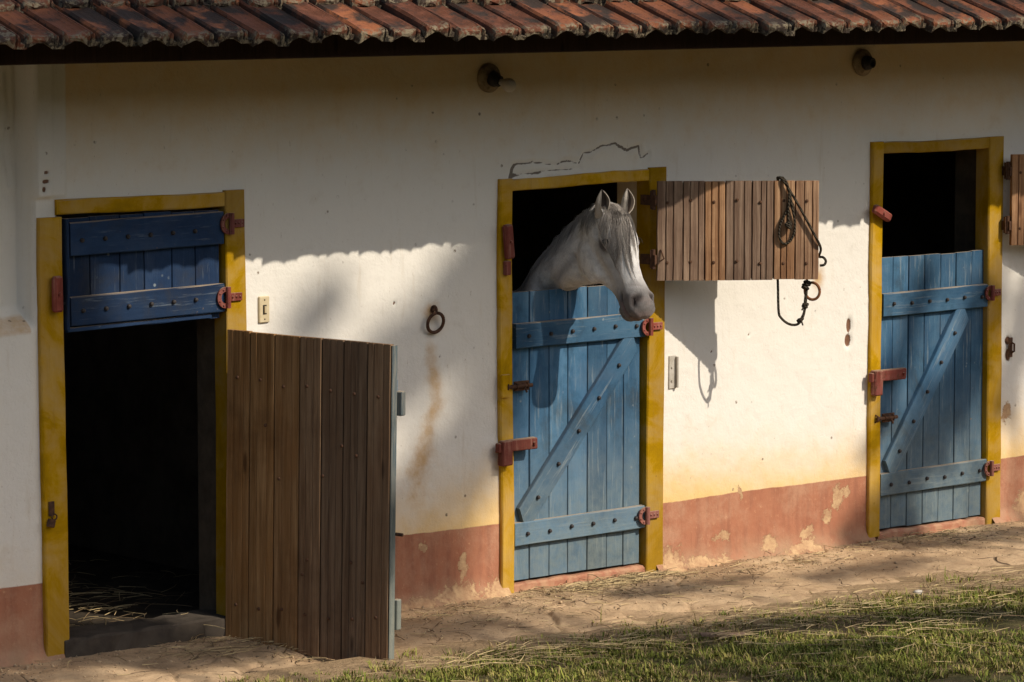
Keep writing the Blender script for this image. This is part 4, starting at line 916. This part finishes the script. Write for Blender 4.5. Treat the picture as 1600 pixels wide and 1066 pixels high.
# ------------------------------------------------------------------ grass, straw, stones
def blades(name, nt, xr, yr, seed):
    """tufts of short turf: thin towards the path, bare in trodden spots"""
    g = np.random.default_rng(seed); cx = g.uniform(*xr, nt); cy = g.uniform(*yr, nt); e = edge_y(cx)
    dens = .5 + .5 * vnoise(cx * 1.5 + 8, cy * 3.0 + 8, 73, 4) + .25 * vnoise(cx * 6, cy * 6, 74, 3); inn = sstep(.16, -.38, cy - e)
    keep = g.random(nt) < np.clip((2.4 * dens - .62) * inn, .0, 1) * (cy < e + .18); cx, cy, dens = cx[keep], cy[keep], np.clip(dens[keep], 0, 1); nt = len(cx)
    per = g.integers(9, 24, nt); i = np.repeat(np.arange(nt), per); n = len(i); rad = g.uniform(.010, .030, nt)[i]
    x = cx[i] + g.normal(0, 1, n) * rad; y = cy[i] + g.normal(0, 1, n) * rad; z = ground_z(x, y) - .014
    h = (g.uniform(.012, .040, nt) * (.7 + .6 * dens))[i] * g.uniform(.5, 1.25, n); tall = g.random(n) < .012; h = np.where(tall, h * 2.2, h)
    a = np.arctan2(y - cy[i], x - cx[i]) + g.normal(0, .8, n); ln = g.uniform(.3, 1.5, n) * h; wd = g.uniform(.0014, .0032, n); dx, dy = np.cos(a), np.sin(a); px, py = -dy * wd, dx * wd
    v = np.empty((n, 5, 3)); v[:, 0] = np.stack([x - px, y - py, z], 1); v[:, 1] = np.stack([x + px, y + py, z], 1)
    mx, my, mz = x + dx * ln * .4, y + dy * ln * .4, z + h * .75
    v[:, 2] = np.stack([mx + px * .8, my + py * .8, mz], 1); v[:, 3] = np.stack([mx - px * .8, my - py * .8, mz], 1); v[:, 4] = np.stack([x + dx * ln, y + dy * ln, z + h * g.uniform(.7, 1.05, n)], 1)
    b = np.arange(n)[:, None] * 5; f = np.concatenate([b + [[0, 1, 2]], b + [[0, 2, 3]], b + [[3, 2, 4]]])
    dr = np.clip(.62 - .75 * (dens - .3), .10, .85); dry = (g.random(n) < dr[i] * .55)[:, None]
    tone = np.array([[.16, .185, .030], [.235, .235, .050], [.11, .135, .026], [.29, .25, .07]])[g.choice(4, nt, p=[.38, .3, .17, .15])][i]
    t = np.where(dry, np.array([[.42, .31, .14]]) * g.uniform(.5, 1.2, (n, 1)), tone) * g.uniform(.65, 1.35, (n, 1))
    return link(name, np_mesh(name, v.reshape(-1, 3), f, 'grass', False, np.repeat(t, 5, 0)))
tag(blades('grass', 16000, (-2.4, 3.8), (-3.8, -.70), 5), 'short patchy green grass along the foot of the picture', 'grass', kind='stuff')
def straw(name, specs, seed, label):
    g = random.Random(seed); V = []; F = []; T = []
    for (cx, cy, sx, sy, n, L0, L1, z0, ang, spread) in specs:
        for _ in range(n):
            x, y = g.gauss(cx, sx), g.gauss(cy, sy); 
            if z0 is None and y > -.03: continue
            L = g.uniform(L0, L1); a = ang + g.gauss(0, spread); k = 4; bend = g.gauss(0, .35) + (g.choice((-1, 1)) * g.uniform(.5, 1.2) if g.random() < .15 else 0); wd = g.uniform(.0011, .0030); tilt = abs(g.gauss(0, .05)); lift = g.uniform(0, .014)
            gz = z0 if z0 is not None else max(float(path_z(np.array([x]), np.array([y]))[0]), float(ground_z(np.array([x]), np.array([y]))[0]) + (.010 if y < float(edge_y(x)) else -1)); b = len(V); px, py = x, y
            for i in range(k + 1):
                an = a + bend * (i / k - .5); d = (math.cos(an), math.sin(an))
                if i: px += d[0] * L / k; py += d[1] * L / k
                zz = gz + .004 + lift + tilt * L * math.sin(math.pi * i / k) * .6 + (tilt * L * .5 * i / k if _ % 5 == 0 else 0); ww = wd * (1 - .5 * i / k)
                V += [(px - d[1] * ww, py + d[0] * ww, zz), (px + d[1] * ww, py - d[0] * ww, zz), (px, py, zz + ww * 1.2)]
            for i in range(k):
                q = b + i * 3; F += [(q + j, q + (j + 1) % 3, q + 3 + (j + 1) % 3, q + 3 + j) for j in range(3)]
            s = g.uniform(.6, 1.25); c = (.52 * s, .39 * s, .20 * s) if g.random() < .62 else (.20 * s, .135 * s, .07 * s); T += [c] * (3 * (k + 1))
    return tag(link(name, np_mesh(name, np.array(V), np.array(F), 'straw', False, np.array(T))), label, 'straw', kind='stuff')
straw('straw', [(.45, -.16, .26, .07, 330, .04, .16, None, .15, .9), (.75, -.12, .12, .05, 120, .04, .14, None, .3, .9), (.15, -.3, .5, .16, 130, .03, .13, None, .2, 1.2), (1.5, -.25, .6, .12, 140, .03, .12, None, 0, 1.3), (2.75, -.10, .25, .05, 120, .04, .13, None, .1, .8), (3.2, -.3, .5, .14, 90, .03, .10, None, 0, 1.2),
    (-.6, -.35, .3, .2, 60, .05, .18, None, .3, .9), (-1.2, -.55, .35, .18, 60, .04, .16, None, .4, 1.1), (.6, -1.30, .8, .14, 260, .04, .18, None, -.35, 1.0), (.1, -1.50, .7, .20, 170, .04, .2, None, -.4, 1.0), (1.3, -1.75, .6, .22, 190, .04, .2, None, -.4, 1.0), (-1.0, -1.25, .4, .12, 160, .05, .2, None, -.3, .7), (.5, -2.2, .5, .3, 70, .05, .2, None, -.4, 1.0), (2.0, -1.35, .4, .15, 130, .04, .2, None, -.3, .8), (0, -.8, 1.2, .2, 150, .02, .09, None, 0, 1.6),
    (-2.0, -.28, .25, .12, 130, .06, .22, None, .6, .9), (-1.6, -.4, .2, .12, 70, .06, .2, None, .4, .9)], 9, 'loose dry straw scattered over the path and grass')
straw('stall_straw', [(-2.2, .8, .35, .35, 130, .06, .24, .05, .3, 1.4), (-2.2, 1.6, .5, .6, 300, .08, .26, .05, .3, 1.4), (-2.1, .12, .2, .05, 8, .06, .16, .10, .3, .8)], 10, 'straw bedding on the dark floor inside the left doorway')
def grit(n, seed):
    g = np.random.default_rng(seed); x = g.uniform(-3.2, 4.2, n); y = -np.abs(g.normal(0, .45, n)) - .01; r_ = g.exponential(.0019, n) + .0009; r_ = np.minimum(r_, .011)
    z = path_z(x, y) + r_ * .25; o = np.array([[1, 0, 0], [-1, 0, 0], [0, 1, 0], [0, -1, 0], [0, 0, .8], [0, 0, -.8]])
    v = o[None] * g.uniform(.6, 1.3, (n, 6, 1)) * r_[:, None, None]; a_ = g.uniform(0, 6.28, n); ca, sa = np.cos(a_)[:, None], np.sin(a_)[:, None]
    v = np.stack([v[..., 0] * ca - v[..., 1] * sa + x[:, None], v[..., 0] * sa + v[..., 1] * ca + y[:, None], v[..., 2] + z[:, None]], -1)
    F = np.array([[0, 2, 4], [2, 1, 4], [1, 3, 4], [3, 0, 4], [2, 0, 5], [1, 2, 5], [3, 1, 5], [0, 3, 5]]); f = (np.arange(n)[:, None, None] * 6 + F[None]).reshape(-1, 3)
    t = np.array([[.42, .30, .18]]) * g.uniform(.45, 1.4, (n, 1)); return link('grit', np_mesh('grit', v.reshape(-1, 3), f, 'straw', False, np.repeat(t, 6, 0)))
tag(grit(9000, 4), 'grit and crumbs of earth strewn on the path', 'grit', kind='stuff')
def pebble(x, y, r_, label, m='stone', flat=.6, rz=0):
    g = random.Random(int(x * 1000)); bm = bmesh.new(); bmesh.ops.create_icosphere(bm, subdivisions=2, radius=1)
    for v in bm.verts: v.co = Vector((v.co.x * r_ * 1.3, v.co.y * r_, v.co.z * r_ * flat)) * (1 + g.uniform(-.14, .14))
    me_ = bpy.data.meshes.new('stone'); bm.to_mesh(me_); bm.free()
    o = link('stone', me_, None, M[m], True); o.location = (x, y, float(ground_z(np.array([x]), np.array([y]))[0]) + r_ * flat * .5); o.rotation_euler.z = rz; return tag(o, label, 'stone', 'small stones in the grass')
pebble(1.56, -1.28, .026, 'pale stone at the grass edge below the far doorway', 'stone', .6, .5)
mb = MB(); mb.box((-.11, -.025, 0), (.11, .025, .012), None, .003, .003); o = mb.build('board_offcut', 'wood'); o.location = (.0, -1.52, .012); o.rotation_euler = (.05, .02, R(-32)); tag(o, 'pale thin board offcut lying in the shaded grass', 'board')

# ------------------------------------------------------------------ trees across the yard; their shade falls on the stable
def shade_tree(label, trunk, clumps, seed, leaf=(.08, .15)):
    """clumps: (point on wall or ground, spread along the two shade axes, t along the sun ray, leaves)"""
    g = np.random.default_rng(seed); S = np.array(SUN); root = empty('shade_tree', (trunk[0], trunk[1], -.06)); tag(root, label, 'tree', 'trees across the yard')
    o0 = np.array([trunk[0], trunk[1], -.06]); cen = []; V = []
    for (p, ax, ay, t, n) in clumps:
        k = g.normal(size=(n, 3)); k = np.clip(k, -1.9, 1.9); tt = t + k[:, 2] * .55
        pos = np.array(p) + k[:, :1] * np.array(ax) * .6 + k[:, 1:2] * np.array(ay) * .6 + tt[:, None] * S
        cen.append(np.array(p) + t * S); V.append(pos)
    Pn = np.concatenate(V); n = len(Pn); a = g.normal(size=(n, 3)); a /= np.linalg.norm(a, axis=1)[:, None]; b = np.cross(a, g.normal(size=(n, 3))); b /= np.linalg.norm(b, axis=1)[:, None]
    s = g.uniform(*leaf, (n, 1)); q = np.stack([Pn - a * s, Pn + b * s * .42, Pn + a * s, Pn - b * s * .42], 1).reshape(-1, 3) - o0
    link('crown', np_mesh('crown', q, np.arange(4 * n).reshape(-1, 4), 'leaf'), root)
    mb = MB(); top = np.mean(cen, 0); fork = Vector((trunk[0] + .25 * (top[0] - trunk[0]), trunk[1] + .25 * (top[1] - trunk[1]), top[2] * .55)); b0 = Vector((trunk[0], trunk[1], -.3))
    mb.tube([v - Vector(o0) for v in smooth_path([b0, b0.lerp(fork, .35) + Vector((.12, .1, 0)), b0.lerp(fork, .7) - Vector((.08, 0, 0)), fork], 5)], [.26 - .012 * i for i in range(16)], 10)
    for c_ in cen:
        c_ = Vector(c_); m1 = fork.lerp(c_, .5) + Vector((g.uniform(-.3, .3), g.uniform(-.3, .3), g.uniform(-.1, .4)))
        pp = smooth_path([fork - Vector((0, 0, .2)), m1, c_], 5); mb.tube([v - Vector(o0) for v in pp], [.09 * (1 - .85 * i / (len(pp) - 1)) for i in range(len(pp))], 7)
    mb.build('trunk', 'bark', root, True); return root
X_, Z_ = (1, 0, 0), (0, 0, 1)
def ax(v, s): return tuple(c * s for c in v)
def wl(x, z, rx, rz, t, n, sl=0): return ((x, 0, z), (rx, 0, 0), (sl * rz, 0, rz), t, n)
def gd(x, y, rx, ry, t, n, d=(1, 0)): return ((x, y, 0), (d[0] * rx, d[1] * rx, 0), (-d[1] * ry, d[0] * ry, 0), t, n)
shade_tree('broad leafy tree across the yard shading the left doorway', (-.3, -12.6), [wl(-3.0, 1.7, .45, .5, 16, 700), wl(-2.9, .7, .45, .6, 15, 700), wl(-2.72, 1.15, .22, .6, 15.5, 420), wl(-2.5, .2, .4, .4, 14, 420), wl(-3.4, .3, .5, .6, 15, 500), gd(-2.1, -.25, .4, .2, 14.5, 420), ((-2.9, -1.1, 2.85), (.7, 0, 0), (0, .25, .1), 14, 500)], 1)
shade_tree('leafy tree across the yard dappling the wall between the doorways', (3.6, -19.5), [wl(-.50, 1.36, .16, .30, 25, 260, .8), wl(-.18, 1.50, .20, .34, 24, 380, .4), wl(-.80, 1.18, .16, .24, 24, 200, .8), wl(-.12, .95, .16, .34, 23, 260, .3), wl(-.34, .66, .16, .30, 23, 170, .6), wl(-.70, .50, .14, .30, 24, 170, .6), wl(.02, 1.28, .08, .30, 22, 260, .1), wl(-1.22, 1.48, .10, .11, 24, 70, .8), gd(-.85, -.52, .30, .10, 22, 150), gd(-1.2, -.30, .28, .12, 22, 140), wl(-.60, .18, .22, .16, 22, 150), wl(-1.0, .8, .1, .5, 24, 90, .4)], 2)
D_ = (.9, -.44)
shade_tree('spreading leafy tree across the yard throwing bands of shade on the grass', (4.6, -14.2), [gd(.75, -1.62, .75, .075, 13, 520, D_), gd(1.6, -2.02, .5, .09, 13.4, 380, D_), gd(-.15, -1.30, .45, .05, 13, 200, D_), gd(.75, -.42, .40, .05, 14, 110, (1, 0)), gd(1.9, -.62, .40, .06, 14, 120, (1, 0)), gd(.2, -2.05, .25, .08, 13, 120, D_)], 3)
shade_tree('slender leafy tree across the yard shading the far doorway', (7.6, -13.4), [wl(3.3, .95, .14, .5, 15.5, 170, .5), wl(2.85, .40, .13, .35, 15, 170, .6), wl(2.62, .05, .25, .12, 14.5, 150), wl(3.72, 1.05, .08, .4, 15, 130, .3), wl(2.75, .95, .05, .4, 15, 60, .5), gd(3.0, -.30, .5, .05, 14.5, 160)], 4)

# unseen belt of trees, added to cut the sky light on the upper wall
def added_tree_screen():
    g = np.random.default_rng(8); V = []; n = 16000
    t = g.uniform(0, 1, n); x = -60 + 130 * t; top = 9 + 3.5 * vnoise(t * 22, t * 0 + 1, 91, 4) + 2 * vnoise(t * 60, t * 0 + 4, 92, 2); z = g.uniform(0, 1, n) ** .8 * top; y = -33 - 6 * ((t - .5) ** 2) + g.normal(0, 1.6, n) * (1.15 - z / 16)
    P = np.stack([x, y, z], 1); a = g.normal(size=(n, 3)); a /= np.linalg.norm(a, axis=1)[:, None]; b = np.cross(a, g.normal(size=(n, 3))); b /= np.linalg.norm(b, axis=1)[:, None]; s = g.uniform(.5, 1.1, (n, 1))
    q = np.stack([P - a * s, P + b * s * .6, P + a * s, P - b * s * .6], 1).reshape(-1, 3)
    return link('added_tree_screen', np_mesh('added_tree_screen', q, np.arange(4 * n).reshape(-1, 4), 'leaf'))
tag(added_tree_screen(), 'unseen belt of dark trees added to dim the upper wall', 'trees', kind='stuff')
